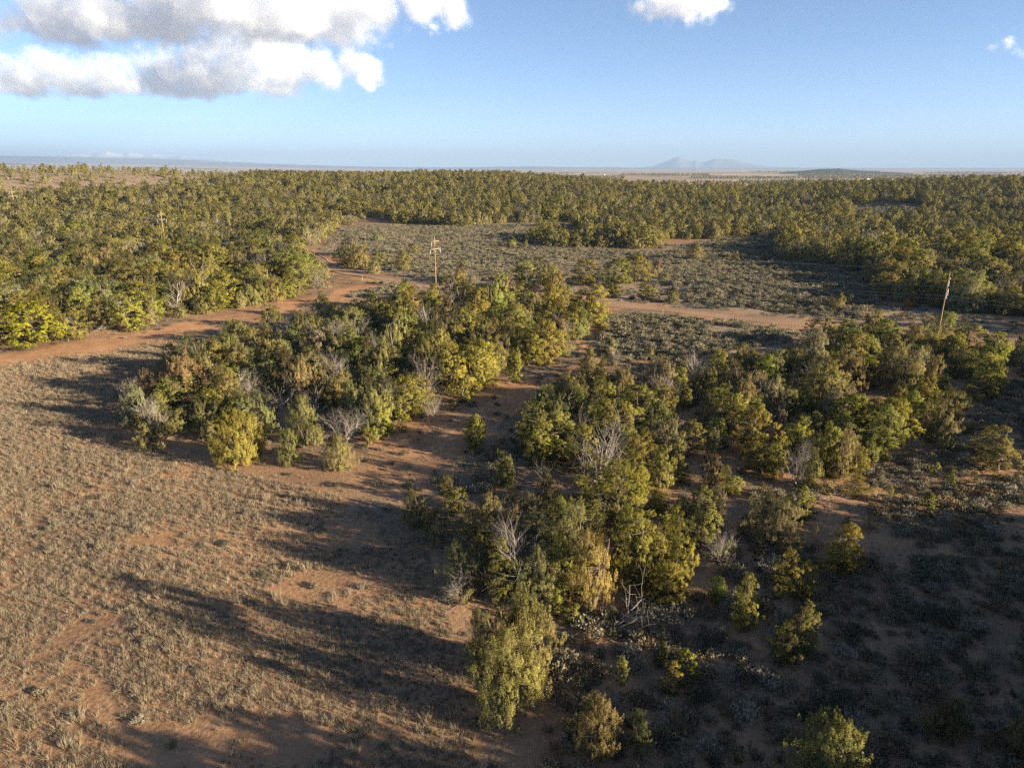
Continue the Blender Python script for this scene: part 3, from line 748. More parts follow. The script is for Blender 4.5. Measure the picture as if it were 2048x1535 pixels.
def leaves(rg, C, RAD, per, L, W, updir=.5, flame=False):
    """needle sprays on the lobes of a crown. C (n,3), RAD (n,3). flame: upright pointed sprays, else small round tufts"""
    n = len(C)
    per = np.asarray(per) if np.ndim(per) else np.full(n, per)
    li = np.repeat(np.arange(n), per)
    k = len(li)
    if flame:
        # every lobe is a handful of pointed plumes
        m_ = 5
        base = rg.normal(0, .55, (n, m_, 2)); hgt = rg.uniform(.55, 1.25, (n, m_)); low_ = rg.uniform(-.5, .3, (n, m_))
        si = rg.integers(0, m_, k)
        tt = rg.uniform(0, 1, k) ** .85
        a = rg.uniform(0, 2 * math.pi, k)
        rr = .50 * np.sqrt(rg.uniform(.2, 1, k)) * np.minimum(1, 3.5 * tt + .25) * (1 - tt) ** .7 + .02
        bx = base[li, si]
        lean = 1 + .35 * tt[:, None]
        p = np.stack([bx[:, 0] * lean[:, 0] + np.cos(a) * rr, bx[:, 1] * lean[:, 0] + np.sin(a) * rr, low_[li, si] + (tt - .4) * 1.5 * hgt[li, si]], 1) * RAD[li] + C[li]
        d = np.stack([np.cos(a) * .6, np.sin(a) * .6, np.full(k, .8)], 1)
    else:
        m_ = 15
        sd_ = unit(rg.normal(0, 1, (n, m_, 3)) + np.array([0, 0, .35]))
        SCN = C[:, None] + sd_ * RAD[:, None] * rg.uniform(.5, 1.12, (n, m_, 1))
        si = rg.integers(0, m_, k)
        d2 = unit(rg.normal(0, 1, (k, 3)))
        tr = RAD[li].mean(1, keepdims=True) * .30
        p = SCN[li, si] + d2 * tr * rg.uniform(.2, 1.0, (k, 1)) * np.array([1, 1, 1.25])
        d = unit(sd_[li, si] * .8 + d2 * .8)
    ld = unit(d + np.array([0, 0, updir]) + rg.normal(0, .40, (k, 3)))
    s = unit(np.cross(ld, rg.normal(0, 1, (k, 3))))
    # sprays turn their faces outwards from lobe and crown; their shading follows
    cen = C.mean(0); ext = np.maximum(C.std(0), .2)
    out = unit(.55 * unit(d) + .75 * unit((p - cen) / ext) + np.array([0, 0, .12]))
    g_ = np.cross(s, ld)
    s = np.where((g_ * out).sum(1, keepdims=True) < 0, -s, s)
    g_ = np.cross(s, ld)
    nv = unit(.45 * g_ + out)
    ll = (L * rg.uniform(.6, 1.4, (k, 1))); ww = W * rg.uniform(.7, 1.3, (k, 1))
    V = np.stack([p - ld * ll * .35, p + s * ww, p + ld * ll * .65, p - s * ww], 1).reshape(-1, 3)
    F = np.arange(k * 4).reshape(k, 4)
    leaves.normals = np.repeat(nv, 4, 0)
    lobe_t = rg.uniform(0, 1, n)
    tint = np.clip(.45 * lobe_t[li] + .55 * rg.uniform(0, 1, k), 0, 1)
    return V, F, np.repeat(tint, 4)

def crown_lobes(rg, kind, H=5.5, Wd=4.2, n=95, low=.06, tops=None):
    """lobe centres through an irregular crown made of one to five leaders of different height"""
    ns = tops or (int(rg.integers(2, 6)) if kind == 'j' else int(rg.integers(1, 4)))
    a0 = rg.uniform(0, 6.28)
    sub = []
    for i in range(ns):
        a = a0 + i * 2 * math.pi / ns + rg.normal(0, .4); q = 0 if ns == 1 else Wd * rg.uniform(.14, .27)
        sub.append((math.cos(a) * q, math.sin(a) * q, H * (1. if i == 0 else rg.uniform(.58, .94)), Wd * (1. if ns == 1 else rg.uniform(.52, .74)), rg.uniform(0, 6.28)))
    vol = np.array([hh * ww for _, _, hh, ww, _ in sub]); vol = vol / vol.sum()
    C = []; S = []
    tries = 0
    while len(C) < n and tries < n * 40:
        tries += 1
        ox, oy, hh, ww, ph = sub[int(rg.choice(ns, p=vol))]
        tz = rg.uniform(0, 1.0) ** 1.05
        a = rg.uniform(0, 2 * math.pi)
        if kind == 'j': prof = min(1., .55 + 2.0 * tz) * (1 - max(0, tz - .18) / .84) ** .58
        else: prof = min(1., .55 + 1.6 * tz) * math.sqrt(max(0, 1 - (max(0, tz - .32) / .70) ** 1.8))
        k = 1 + .20 * math.sin(3 * a + ph + 4 * tz) + .12 * math.sin(5 * a - ph + 9 * tz)
        rr = math.sqrt(rg.uniform(.10, 1.0))
        c = np.array([ox + math.cos(a) * ww / 2 * prof * k * rr, oy + math.sin(a) * ww / 2 * prof * k * rr, H * low + (hh - H * low) * tz])
        s = rg.uniform(.22, .46) * (H / 5.5)
        if any(np.linalg.norm(c - q) < .48 * (s + t_) for q, t_ in zip(C, S)): continue
        C.append(c); S.append(s)
    C = np.array(C); S = np.array(S)
    if kind == 'j': RAD = np.stack([S * .95, S * .95, S * 1.25], 1)
    else: RAD = np.stack([S * 1.05, S * 1.05, S * .80], 1)
    return C, RAD

def limbs_to(rg, C, H, stems=1, r=.16, frac=.5):
    segs = []
    bases = []
    for i in range(stems):
        a = rg.uniform(0, 6.28); sp = .0 if stems == 1 else rg.uniform(.5, 1.1)
        p = np.array([math.cos(a) * .12 * (stems > 1), math.sin(a) * .12 * (stems > 1), -.15]); q = p
        rr = r * (1 if stems == 1 else .75)
        for k in range(6):
            nxt = np.array([p[0] + math.cos(a) * sp * (k + 1) / 6 + rg.normal(0, .07), p[1] + math.sin(a) * sp * (k + 1) / 6 + rg.normal(0, .07), H * .80 * (k + 1) / 6])
            segs.append((q, nxt, rr, rr * .82)); bases.append((nxt, rr * .82)); rr *= .82; q = nxt
    for c in C[rg.permutation(len(C))[:int(len(C) * frac)]]:
        cand = [b for b in bases if b[0][2] < c[2] + .2] or bases[:1]
        b, br = min(cand, key=lambda q: np.linalg.norm(q[0] - c) + .6 * abs(c[2] - q[0][2] - .5))
        mid = (b + c) / 2 + rg.normal(0, .10, 3) - np.array([0, 0, .08])
        r0 = min(br * .55, .05)
        end = c + (c - b) * rg.uniform(.0, .28)
        segs.append((b, mid, r0, r0 * .7)); segs.append((mid, end, r0 * .7, .006))
    return segs

def make_live(kind, seed, n=95, tops=None, per=320, L=.12, W=.019, stems=None, low=None, Wd=None, H=5.5, frac=.5, dead=0.):
    rg = np.random.default_rng(seed)
    stems = stems or (rg.integers(1, 4) if kind == 'j' else 1)
    low = (rg.uniform(.0, .05) if kind == 'j' else rg.uniform(.01, .07)) if low is None else low
    Wd = Wd or (rg.uniform(3.3, 4.4) if kind == 'j' else rg.uniform(4.0, 5.0))
    C, RAD = crown_lobes(rg, kind, H, Wd, n, low, tops)
    twigs = None
    if dead > 0:
        # part of the crown has died: those lobes carry bare twigs instead of leaves
        ax = unit(rg.normal(0, 1, 3) * np.array([1, 1, .5]) + np.array([0, 0, .6]))
        sc = (C - C.mean(0)) @ ax + rg.normal(0, .45, len(C))
        kill = sc > np.quantile(sc, 1 - dead)
        ts = []
        cen = np.array([0, 0, H * .30])
        for c in C[kill]:
            b = np.array([c[0] * .35, c[1] * .35, c[2] * .62])
            branch(rg, ts, b, unit(c - b), np.linalg.norm(c - b) * 1.35, .035, 1, .30, .2, 4, 3)
        twigs = tubes(ts, 3, True)
        C, RAD = C[~kill], RAD[~kill]
    segs = limbs_to(rg, C, H, stems, rg.uniform(.13, .19), frac)
    return leaves(rg, C, RAD, per, L, W, .45 if kind == 'j' else .35, kind == 'j'), tubes(segs, 5, True), twigs, leaves.normals

def make_snag(seed, H=5., stems=1, twiggy=False, spread=.5):
    rg = np.random.default_rng(seed)
    segs = []
    for i in range(stems):
        a = rg.uniform(0, 6.28)
        d = unit(np.array([math.cos(a) * spread * (stems > 1), math.sin(a) * spread * (stems > 1), 1.]))
        branch(rg, segs, np.array([0, 0, -.15]), d, H * .78 * rg.uniform(.8, 1.05), .20 if stems == 1 else .14, 3 if twiggy else 2, .38, .18, 6, 2 if twiggy else 3)
    return tubes(segs, 4)

def norm_mesh(parts, H):
    """scale so the top of all parts is exactly H"""
    top = max(float(np.quantile(p[:, 2], .998)) for p in parts if p is not None and len(p))
    k = H / top
    return k

class Kind: pass
VAR = {}
def live_variant(kind, seed, **kw):
    (LV, LF, LT), (BV, BF, BN), tw, LN = make_live(kind, seed, **kw)
    parts = [LV, BV] + ([tw[0]] if tw else [])
    k = norm_mesh(parts, 1.0)
    wd = np.quantile(np.hypot(LV[:, 0], LV[:, 1]) if not tw else np.hypot(np.concatenate([LV[:, 0], tw[0][:, 0]]), np.concatenate([LV[:, 1], tw[0][:, 1]])), .95) * 2 * k
    v = Kind(); v.w = wd
    fm = M_JUN if kind == 'j' else M_PIN
    v.crown = mesh_np('crown', LV * k, [LF], [fm], attrs={'tint': LT}, smooth=True, normals=LN)
    v.trunk = mesh_np('trunk', BV * k, [BF], [M_BARK], smooth=True)
    v.twigs = mesh_np('dead_branches', tw[0] * k, [tw[1]], [M_TWIG]) if tw else None
    # one-piece version for the far trees
    AV = [LV, BV]; AF = [LF, BF + len(LV)]; mi = [0] * len(LF) + [1] * len(BF); at = [LT, np.zeros(len(BV))]; an = [LN, BN]
    if tw:
        AF.append(tw[1] + len(LV) + len(BV)); AV.append(tw[0]); mi += [2] * len(tw[1]); at.append(np.zeros(len(tw[0]))); an.append(tw[2])
    v.whole = mesh_np('tree', np.concatenate(AV) * k, AF, [fm, M_BARK, M_TWIG], mi, {'tint': np.concatenate(at)}, smooth=True, normals=np.concatenate(an))
    return v
def snag_variant(seed, mat, **kw):
    V, F = make_snag(seed, **kw)
    k = norm_mesh([V], 1.0)
    v = Kind(); v.w = np.quantile(np.hypot(V[:, 0], V[:, 1]), .97) * 2 * k
    v.whole = mesh_np('snag', V * k, [F], [mat])
    return v

VAR['j'] = [live_variant('j', 100 + i, n=[70, 95, 110, 85, 120, 90, 100, 80][i], Wd=[2.6, 3.6, 4.6, 3.2, 5.2, 4.2, 3.8, 2.2][i]) for i in range(8)]
VAR['p'] = [live_variant('p', 200 + i, n=[90, 110, 100, 120, 95, 105][i], Wd=[4., 5., 4.4, 5.4, 3.6, 4.8][i]) for i in range(6)]
VAR['h'] = [live_variant('j', 300 + i, n=95, Wd=[3.6, 4.8, 5.4, 4.2, 3.2][i], dead=[.5, .45, .6, .38, .65][i], per=280) for i in range(5)]
VAR['s'] = [snag_variant(400 + i, M_DEAD, stems=[1, 3, 2, 4, 1][i], spread=[.3, .6, .4, .7, .3][i]) for i in range(5)]
VAR['b'] = [snag_variant(500 + i, M_TWIG, stems=[2, 3, 4, 3][i], twiggy=True, spread=[.5, .8, .7, .6][i]) for i in range(4)]
VAR['y'] = [live_variant('p', 600 + i, n=34, per=170, Wd=[2.2, 2.8, 3.4, 1.9][i], H=3.4 + .4 * i, L=.17, W=.03, low=.03) for i in range(4)]
# denser, finer sprays for the trees closest to the viewer, and round full junipers
VAR['jn'] = [live_variant('j', 140 + i, n=105, per=640, L=.068, W=.0125, Wd=[3.4, 4.2, 5.0, 4.0][i]) for i in range(4)]
VAR['pn'] = [live_variant('p', 240 + i, n=105, per=640, L=.072, W=.0125, Wd=[4.4, 5.2, 3.8][i]) for i in range(3)]
VAR['r'] = [live_variant('j', 160 + i, n=150, per=420, L=.085, W=.015, Wd=4.8, tops=1) for i in range(2)]
# light meshes for the far wood
VAR['fj'] = [live_variant('j', 700 + i, n=70, per=110, L=.19, W=.045, Wd=[4.0, 4.8, 5.4, 4.4][i], frac=.2) for i in range(4)]
VAR['fp'] = [live_variant('p', 720 + i, n=70, per=110, L=.19, W=.045, Wd=[4.6, 5.2, 5.8, 5.0][i], frac=.2) for i in range(4)]
VAR['fh'] = [live_variant('j', 740 + i, n=46, per=22, L=.40, W=.11, Wd=[4.2, 4.8][i], frac=.2, dead=.5) for i in range(2)]
VAR['x'] = [live_variant('j', 760 + i, n=16, per=12, L=.9, W=.30, Wd=5.2, frac=.05) for i in range(3)]

TINT = {'vivid': (1.0, 1.08, .62), 'bright': (1.06, 1.10, .85), 'olive': (1., 1., 1.), 'dark': (.86, .92, .90), 'brown': (1.0, .955, .95), 'pale': (1.10, 1.05, 1.3),
        'orange': (1.6, .95, .8), 'grey': (1., 1., 1.2), 'white': (1., 1., 1.)}
NAME = {'r': 'juniper_tree', 'j': 'juniper_tree', 'p': 'pinyon_tree', 'h': 'half_dead_juniper', 's': 'dead_snag', 'b': 'leafless_tree', 'y': 'young_pinyon'}
CAT = {'r': 'juniper', 'j': 'juniper', 'p': 'pinyon pine', 'h': 'half-dead tree', 's': 'dead tree', 'b': 'dead tree', 'y': 'sapling'}
GRP = {'r': 'juniper trees of the woodland', 'j': 'juniper trees of the woodland', 'p': 'pinyon trees of the woodland', 'h': 'half-dead junipers', 's': 'dead snags', 'b': 'leafless trees', 'y': 'young pinyons'}

def place_tree(kind, x, y, h, wd, rot, tint, label, var=None, group=None):
    vs = VAR[kind + 'n' if kind in 'jp' and y * CP + 8 < 62 else kind]
    if var is None:
        ratio = wd / h
        order = sorted(range(len(vs)), key=lambda i: abs(math.log(vs[i].w / ratio)))
        var = order[min(int(rng.integers(0, 2)), len(order) - 1)]
    v = vs[var]
    sxy = float(np.clip((1.08 if kind == 'r' else 1.3) * wd / v.w, h * .62, h * 1.55))
    z = gz(x, y)
    nm = NAME.get(kind, 'juniper_tree')
    c = [*(TINT[tint][i] * rng.uniform(.9, 1.1) for i in range(3)), 1.]
    if kind in 'sb':
        o = link(bpy.data.objects.new(nm, v.whole)); o.color = (1, 1, 1, 1)
    else:
        o = link(bpy.data.objects.new(nm, None)); o.empty_display_size = .3
        a = link(bpy.data.objects.new('trunk', v.trunk), o)
        b = link(bpy.data.objects.new('crown', v.crown), o); b.color = c
        if v.twigs: link(bpy.data.objects.new('dead_branches', v.twigs), o)
    o.location = (x, y, z - .03)
    o.rotation_euler = (rng.normal(0, .03), rng.normal(0, .03), rot)
    o.scale = (sxy, sxy, h)
    tag(o, label, CAT.get(kind, 'juniper'), group or GRP.get(kind))
    return o

count = {}
occupied = []
for (x, y, h, wd, k, tint, label) in TREES:
    place_tree(k, x, y, h, wd, rng.uniform(0, 6.28), tint, label)
    count[k] = count.get(k, 0) + 1
    occupied.append((x, y, wd + (9 if k == 'r' else 0)))
OCC = np.array(occupied)

# ------------------------------------------------------------------ the rest of the woodland
def scatter(poly, cell, jitter=.85, xr=None, keep=1.0, seed=0):
    rg = np.random.default_rng(seed)
    P = np.array(poly)
    x0, y0 = P.min(0); x1, y1 = P.max(0)
    gx, gy = np.meshgrid(np.arange(x0, x1, cell), np.arange(y0, y1, cell))
    gx = gx.ravel() + rg.uniform(-.5, .5, gx.size) * cell * jitter; gy = gy.ravel() + rg.uniform(-.5, .5, gy.size) * cell * jitter
    k = in_poly(poly, gx, gy) & (rg.uniform(0, 1, gx.size) < keep)
    return gx[k], gy[k]

def in_frame(x, y, z, mx=60, my=60):
    u, v, d = project(x, y, z)
    return (d > 1) & (u > -mx) & (u < 2048 + mx) & (v < 1535 + my) & (v > 250)

road_pts = LINES['dirt_road'][1]; track_pts = LINES['bare_track'][1]
FILL = []     # x, y, h, w, kind, zone
def fill(zone, cell, hlo, hhi, pj, clear=2.2, keep=1., seed=1, ph=.07, ps=.02, openness=None, road_clear=6.5):
    x, y = scatter(ZONES[zone], cell, keep=keep, seed=seed) if isinstance(zone, str) else scatter(zone, cell, keep=keep, seed=seed)
    rg = np.random.default_rng(seed + 50)
    d2 = np.full(len(x), 99.)
    for ox, oy, ow in OCC:
        d2 = np.minimum(d2, np.hypot(x - ox, y - oy) - ow * .18)
    ok = (d2 > clear) & (seg_dist(road_pts, x, y) > road_clear) & (seg_dist(track_pts, x, y) > 4.5)
    if openness is not None: ok &= openness(x, y)
    x, y = x[ok], y[ok]
    n = len(x)
    h = rg.uniform(hlo, hhi, n) * (.60 + .74 * rg.beta(2, 2, n)) if isinstance(zone, str) else rg.uniform(hlo, hhi, n)
    u = rg.uniform(0, 1, n)
    jn = vnoise(x, y, 40, 5)
    kind = np.where(u < ps, 's', np.where(u < ps + ph, 'h', np.where(rg.uniform(0, 1, n) < pj + (jn - .5) * .9, 'j', 'p')))
    for i in range(n):
        FILL.append((x[i], y[i], h[i], h[i] * (rg.uniform(.62, .98) if y[i] < 150 else rg.uniform(.78, 1.18)), str(kind[i]), zone if isinstance(zone, str) else 'off'))

hill = ZONES['hill_open']
def not_hill(x, y):
    return ~(in_poly(hill, x, y) & (np.hypot(x, y) > 330)) & (np.hypot(x, y) < 790) & (vnoise(x, y, 24, 8) > .33)
def near_front(x, y):
    return not_hill(x, y)
fill('left_woodland', 3.8, 5.2, 7.4, .55, 2.0, .93, 11, openness=not_hill)
fill('back_woodland', 4.4, 5.0, 7.2, .55, 2.0, .92, 12, openness=not_hill, ph=.05)
fill('right_woodland', 4.0, 5.0, 7.4, .5, 2.0, .94, 13, openness=not_hill, ph=.05)
fill('hill_open', 9.0, 2.8, 5.5, .5, 2.5, .50, 14, openness=lambda x, y: (np.hypot(x, y) < 700) & (np.hypot(x, y) > 330))
fill('central_grove', 2.8, 3.2, 5.6, .6, 1.5, .7, 15, ph=.12, ps=.05, openness=lambda x, y: np.hypot(x - PILE[0], y - PILE[1]) > 5.0)
fill('right_grove', 2.8, 3.0, 5.4, .5, 1.5, .66, 16, ph=.09, ps=.03)
fill('sapling_flat', 4.2, 1.6, 4.2, .4, 2.0, .75, 17)
# the wood goes on beyond the right border and behind the viewer; it shades the lower right
fill([(7.5, 9), (8, 17), (21, 17), (23, 9)], 2.4, 7.0, 8.0, .5, 1.2, .95, 21)
off = [(8, -22), (8, 11), (23, 11), (24, 20.5), (29, 25), (34.5, 32), (43, 44), (75, 44), (75, -22)]
fill(off, 3.0, 6.2, 7.8, .5, 1.5, .95, 18)
off2 = [(56, 58), (80, 88), (130, 150), (190, 150), (150, 58)]
fill(off2, 3.8, 5.5, 7.5, .5, 1.5, .9, 19)
off3 = [(150, 190), (240, 320), (520, 320), (400, 120)]
fill(off3, 5.5, 5.5, 7.5, .5, 1.5, .9, 20)

FX = np.array([f[0] for f in FILL]); FY = np.array([f[1] for f in FILL]); FZ = ground_z(FX, FY)
FH = np.array([f[2] for f in FILL]); FW = np.array([f[3] for f in FILL]); FK = np.array([f[4] for f in FILL]); FZN = np.array([f[5] for f in FILL])
U, V_, D = project(FX, FY, FZ)
vis = in_frame(FX, FY, FZ, 20, 40) & (FZN != 'off')
app = np.where(vis, FH / np.maximum(D, 1), 0)

ZPHR = {'left_woodland': 'dense left woodland', 'back_woodland': 'far back woodland', 'right_woodland': 'right woodland',
        'hill_open': 'open grassy hill on the left skyline', 'central_grove': 'shaded heart of the central grove',
        'right_grove': 'shaded middle of the right grove', 'sapling_flat': 'dim sagebrush above the right grove'}
def where(zone, u, v):
    if zone == 'left_woodland':
        col = 'left of the second power pole' if u < 322 else ('between the second power pole and the bare track' if v > 500 else 'behind the second power pole')
        row = 'nearest the bare track' if v > 600 else ('in the middle depth' if v > 480 else 'towards the hill')
        return 'in the dense left woodland, ' + row + ', ' + col
    if zone == 'back_woodland':
        return 'in the back woodland ' + ('behind the middle power pole' if u < 1024 else ('below the twin-peaked mountain' if u < 1540 else 'at the right skyline'))
    if zone == 'right_woodland':
        return 'in the right woodland ' + ('by its left tip' if u < 1750 else 'towards the right border') + (', front rows' if v > 540 else ', back rows')
    if zone == 'central_grove':
        return 'in the shaded heart of the central grove, ' + ('left part' if u < 600 else ('middle part' if u < 900 else 'roadside part'))
    if zone == 'right_grove':
        return 'in the right grove, ' + ('front clump' if v > 1000 else ('left part' if u < 1400 else ('middle part' if u < 1700 else 'right part')))
    if zone == 'hill_open':
        return 'on the open grassy hill at the left skyline'
    return 'in the dim sagebrush above the right grove'
import re
HT = [(x, y, re.split(r" (?:at|in|on|by|beside|behind|above|below|between|left|right|with|tucked|rising|standing|just|next|among|near|from|of|beside|hugging|hiding|facing|showing|cut|to|squeezed|nearest|second|cast) ", lb.split(',')[0])[0], lb) for (x, y, h, wd, k, tint, lb) in TREES]
HXY = np.array([(q[0], q[1]) for q in HT])
def beside(x, y, u, rmax):
    """where it stands relative to the nearest tree that has a label of its own"""
    d = np.hypot(HXY[:, 0] - x, HXY[:, 1] - y); i = int(np.argmin(d))
    if d[i] > rmax: return None
    dx, dy = x - HXY[i, 0], y - HXY[i, 1]
    rel = ('right of' if dx > 0 else 'left of') if abs(dx) > abs(dy) else ('behind' if dy > 0 else 'in front of')
    nm = HT[i][2]
    nm = nm if nm.split()[0] in ('left', 'right', 'one') else 'the ' + nm
    return rel + ' ' + nm
def seg_name(zone, u, v):
    return {'left_woodland': 'in the left woodland', 'back_woodland': 'in the back woodland', 'right_woodland': 'in the right woodland', 'hill_open': 'on the open hill',
            'central_grove': 'in the central grove', 'right_grove': 'in the right grove', 'sapling_flat': 'above the right grove'}[zone]
def where2(zone, u, v):
    if zone == 'left_woodland':
        row = 'nearest the track' if v > 610 else ('in the front rows' if v > 540 else ('halfway back' if v > 480 else 'towards the hill'))
        col = 'at the left border' if u < 120 else ('below the second power pole' if u < 420 else 'near the road end')
        return 'of the left woodland ' + row + ', ' + col
    if zone == 'back_woodland':
        return 'of the back woodland ' + ('behind the sagebrush meadow' if u < 1060 else ('below the peaked mountain' if u < 1540 else 'at the far right'))
    if zone == 'right_woodland':
        return 'of the right woodland ' + ('at its left tip' if u < 1700 else ('behind the right power pole' if u < 1920 else 'at the right border')) + (', front rows' if v > 540 else ', back rows')
    if zone == 'hill_open': return 'on the open grassy hill at the left skyline'
    return seg_name(zone, u, v)
NOUN = {'j': 'juniper', 'p': 'pinyon', 'h': 'half-dead juniper', 's': 'bare snag'}
single = np.zeros(len(FILL), bool)
for k in 'jphs':
    left = 300 - count.get(k, 0) - (count.get('r', 0) if k == 'j' else 0)
    o = np.argsort(-np.where(FK == k, app, 0))
    n = 0
    for i in o:
        if n >= left or app[i] <= 0: break
        single[i] = True; n += 1
        siz = 'tall ' if FH[i] >= 6.0 else ('low ' if FH[i] < 4.3 else '')
        tint = str(rng.choice(['olive', 'olive', 'brown', 'pale', 'dark', 'bright'] if k != 'p' else ['olive', 'bright', 'dark']))
        if k in 'sh': tint = str(rng.choice(['grey', 'pale'] if k == 's' else ['olive', 'brown', 'pale']))
        rel = beside(FX[i], FY[i], U[i], 7.5 if FZN[i] not in ('left_woodland', 'right_woodland', 'back_woodland') else 14.)
        loc = (rel + ' ' + seg_name(FZN[i], U[i], V_[i])) if rel else where2(FZN[i], U[i], V_[i])
        lab = siz + tint + ' ' + NOUN[k] + ' ' + loc
        if len(lab.split()) > 16: lab = siz + tint + ' ' + NOUN[k] + ' ' + (rel or where2(FZN[i], U[i], V_[i]))
        lab = ' '.join(lab.split()[:16])
        place_tree(k, FX[i], FY[i], FH[i], FW[i], rng.uniform(0, 6.28), tint, lab, group=lab)

# --- remaining trees: one countless wood, as instances
SRC = []
def source_collection(name, meshes):
    c = bpy.data.collections.new(name)
    for i, me in enumerate(meshes):
        o = bpy.data.objects.new('%s_source_%03d' % (name, i), me)
        c.objects.link(o)
    return c

def scatter_object(name, label, pts, rot, scl, idx, meshes, kind='stuff'):
    me = bpy.data.meshes.new(name)
    me.vertices.add(len(pts)); me.vertices.foreach_set('co', np.asarray(pts, np.float32).ravel())
    for nm, typ, v, fld in (('rot', 'FLOAT_VECTOR', rot, 'vector'), ('scl', 'FLOAT_VECTOR', scl, 'vector'), ('idx', 'INT', idx, 'value')):
        at = me.attributes.new(nm, typ, 'POINT')
        at.data.foreach_set(fld, np.asarray(v, np.float32 if typ != 'INT' else np.int32).ravel())
    o = link(bpy.data.objects.new(name, me))
    ng = bpy.data.node_groups.new(name, 'GeometryNodeTree')
    ng.interface.new_socket('Geometry', in_out='INPUT', socket_type='NodeSocketGeometry')
    ng.interface.new_socket('Geometry', in_out='OUTPUT', socket_type='NodeSocketGeometry')
    gi = ng.nodes.new('NodeGroupInput'); go = ng.nodes.new('NodeGroupOutput')
    iop = ng.nodes.new('GeometryNodeInstanceOnPoints')
    ci = ng.nodes.new('GeometryNodeCollectionInfo')
    ci.inputs['Collection'].default_value = source_collection(name, meshes)
    ci.inputs['Separate Children'].default_value = True
    ci.inputs['Reset Children'].default_value = True
    def na(nm, typ):
        n = ng.nodes.new('GeometryNodeInputNamedAttribute'); n.data_type = typ; n.inputs[0].default_value = nm
        return [s for s in n.outputs if s.enabled and s.name == 'Attribute'][0]
    e2r = ng.nodes.new('FunctionNodeEulerToRotation')
    ng.links.new(na('rot', 'FLOAT_VECTOR'), e2r.inputs[0])
    ng.links.new(gi.outputs[0], iop.inputs['Points'])
    ng.links.new(ci.outputs[0], iop.inputs['Instance'])
    iop.inputs['Pick Instance'].default_value = True
    ng.links.new(na('idx', 'INT'), iop.inputs['Instance Index'])
    ng.links.new(e2r.outputs[0], iop.inputs['Rotation'])
    ng.links.new(na('scl', 'FLOAT_VECTOR'), iop.inputs['Scale'])
    ng.links.new(iop.outputs[0], go.inputs[0])
    md = o.modifiers.new('scatter', 'NODES'); md.node_group = ng
    tag(o, label, None, None, kind)
    return o

def wood_object(name, label, sel):
    src = VAR['j'] + VAR['p'] + VAR['h'] + VAR['s'] + VAR['fj'] + VAR['fp'] + VAR['fh']
    starts = {}; k0 = 0
    for k in ('j', 'p', 'h', 's', 'fj', 'fp', 'fh'):
        starts[k] = (k0, len(VAR[k])); k0 += len(VAR[k])
    x, y, z, h, wd, kd = FX[sel], FY[sel], FZ[sel], FH[sel], FW[sel], FK[sel]
    dd = np.hypot(x, y)
    ix = np.zeros(len(x), int); sw = np.zeros(len(x))
    for i in range(len(x)):
        k = kd[i]
        if dd[i] > 190 and k != 's': k = 'f' + k
        a, n = starts[k]
        j = int(rng.integers(0, n)); ix[i] = a + j
        sw[i] = np.clip(wd[i] / src[a + j].w, h[i] * .7, h[i] * 1.5)
    rot = np.stack([np.zeros(len(x)), np.zeros(len(x)), rng.uniform(0, 6.28, len(x))], 1)
    return scatter_object(name, label, np.stack([x, y, z - .05], 1), rot, np.stack([sw, sw, h], 1), ix, [v.whole for v in src])
rest = ~single
wood_object('distant_woodland', 'pinyon and juniper woodland covering the far slopes, too many trees to count', rest & (FZN != 'off'))
wood_object('surrounding_woodland', 'pinyon and juniper wood going on beyond the right border', rest & (FZN == 'off'))

# ------------------------------------------------------------------ shrubs and grass
def dome_mesh(seed, mat, n=170, r=.5, hgt=.55, L=.16, W=.035, up=.8):
    rg = np.random.default_rng(seed)
    k = 24
    a = rg.uniform(0, 6.28, k); q = np.sqrt(rg.uniform(0, 1, k)) * r
    C = np.stack([np.cos(a) * q, np.sin(a) * q, hgt * (.45 + .35 * (1 - (q / r) ** 2) * rg.uniform(.6, 1.2, k))], 1)
    S = rg.uniform(.14, .22, k)
    V, F, T = leaves(rg, C, np.stack([S, S, S * 1.1], 1), n // k + 1, L, W, up)
    segs = [(np.array([0, 0, -.05]), c * .9, .022, .006) for c in C]
    BV, BF = tubes(segs, 3)
    return mesh_np('shrub', np.concatenate([V, BV]), [F, BF + len(V)], [mat, M_TWIG], [0] * len(F) + [1] * len(BF), {'tint': np.concatenate([T, np.zeros(len(BV))])})

def tuft_mesh(seed, mat, n=26, r=.10, hgt=.30, W=.014, lean=.5):
    rg = np.random.default_rng(seed)
    a = rg.uniform(0, 6.28, n); q = rg.uniform(0, r, n)
    p = np.stack([np.cos(a) * q, np.sin(a) * q, np.full(n, -.02)], 1)
    d = unit(np.stack([np.cos(a) * lean * rg.uniform(.2, 1, n), np.sin(a) * lean * rg.uniform(.2, 1, n), np.ones(n)], 1))
    s = unit(np.cross(d, rg.normal(0, 1, (n, 3))))
    hh = hgt * rg.uniform(.55, 1.15, (n, 1))
    V = np.stack([p - s * W, p + s * W, p + d * hh], 1).reshape(-1, 3)
    return mesh_np('tuft', V, [np.arange(n * 3).reshape(n, 3)], [mat], attrs={'tint': np.repeat(rg.uniform(0, 1, n), 3)})

SAGE = [dome_mesh(800 + i, M_SAGE, n=230) for i in range(6)]
SCRUB = [dome_mesh(820 + i, M_SCRUB, n=200) for i in range(4)]
TUFT = [tuft_mesh(840 + i, M_GRASS, n=44, r=.13, hgt=.24 + .04 * i, W=.010, lean=.9) for i in range(5)]
BUNCH = [tuft_mesh(860 + i, M_GRASS, n=90, r=.26, hgt=.52, W=.012, lean=.55) for i in range(3)]

TX = np.concatenate([OCC[:, 0], FX]); TY = np.concatenate([OCC[:, 1], FY])
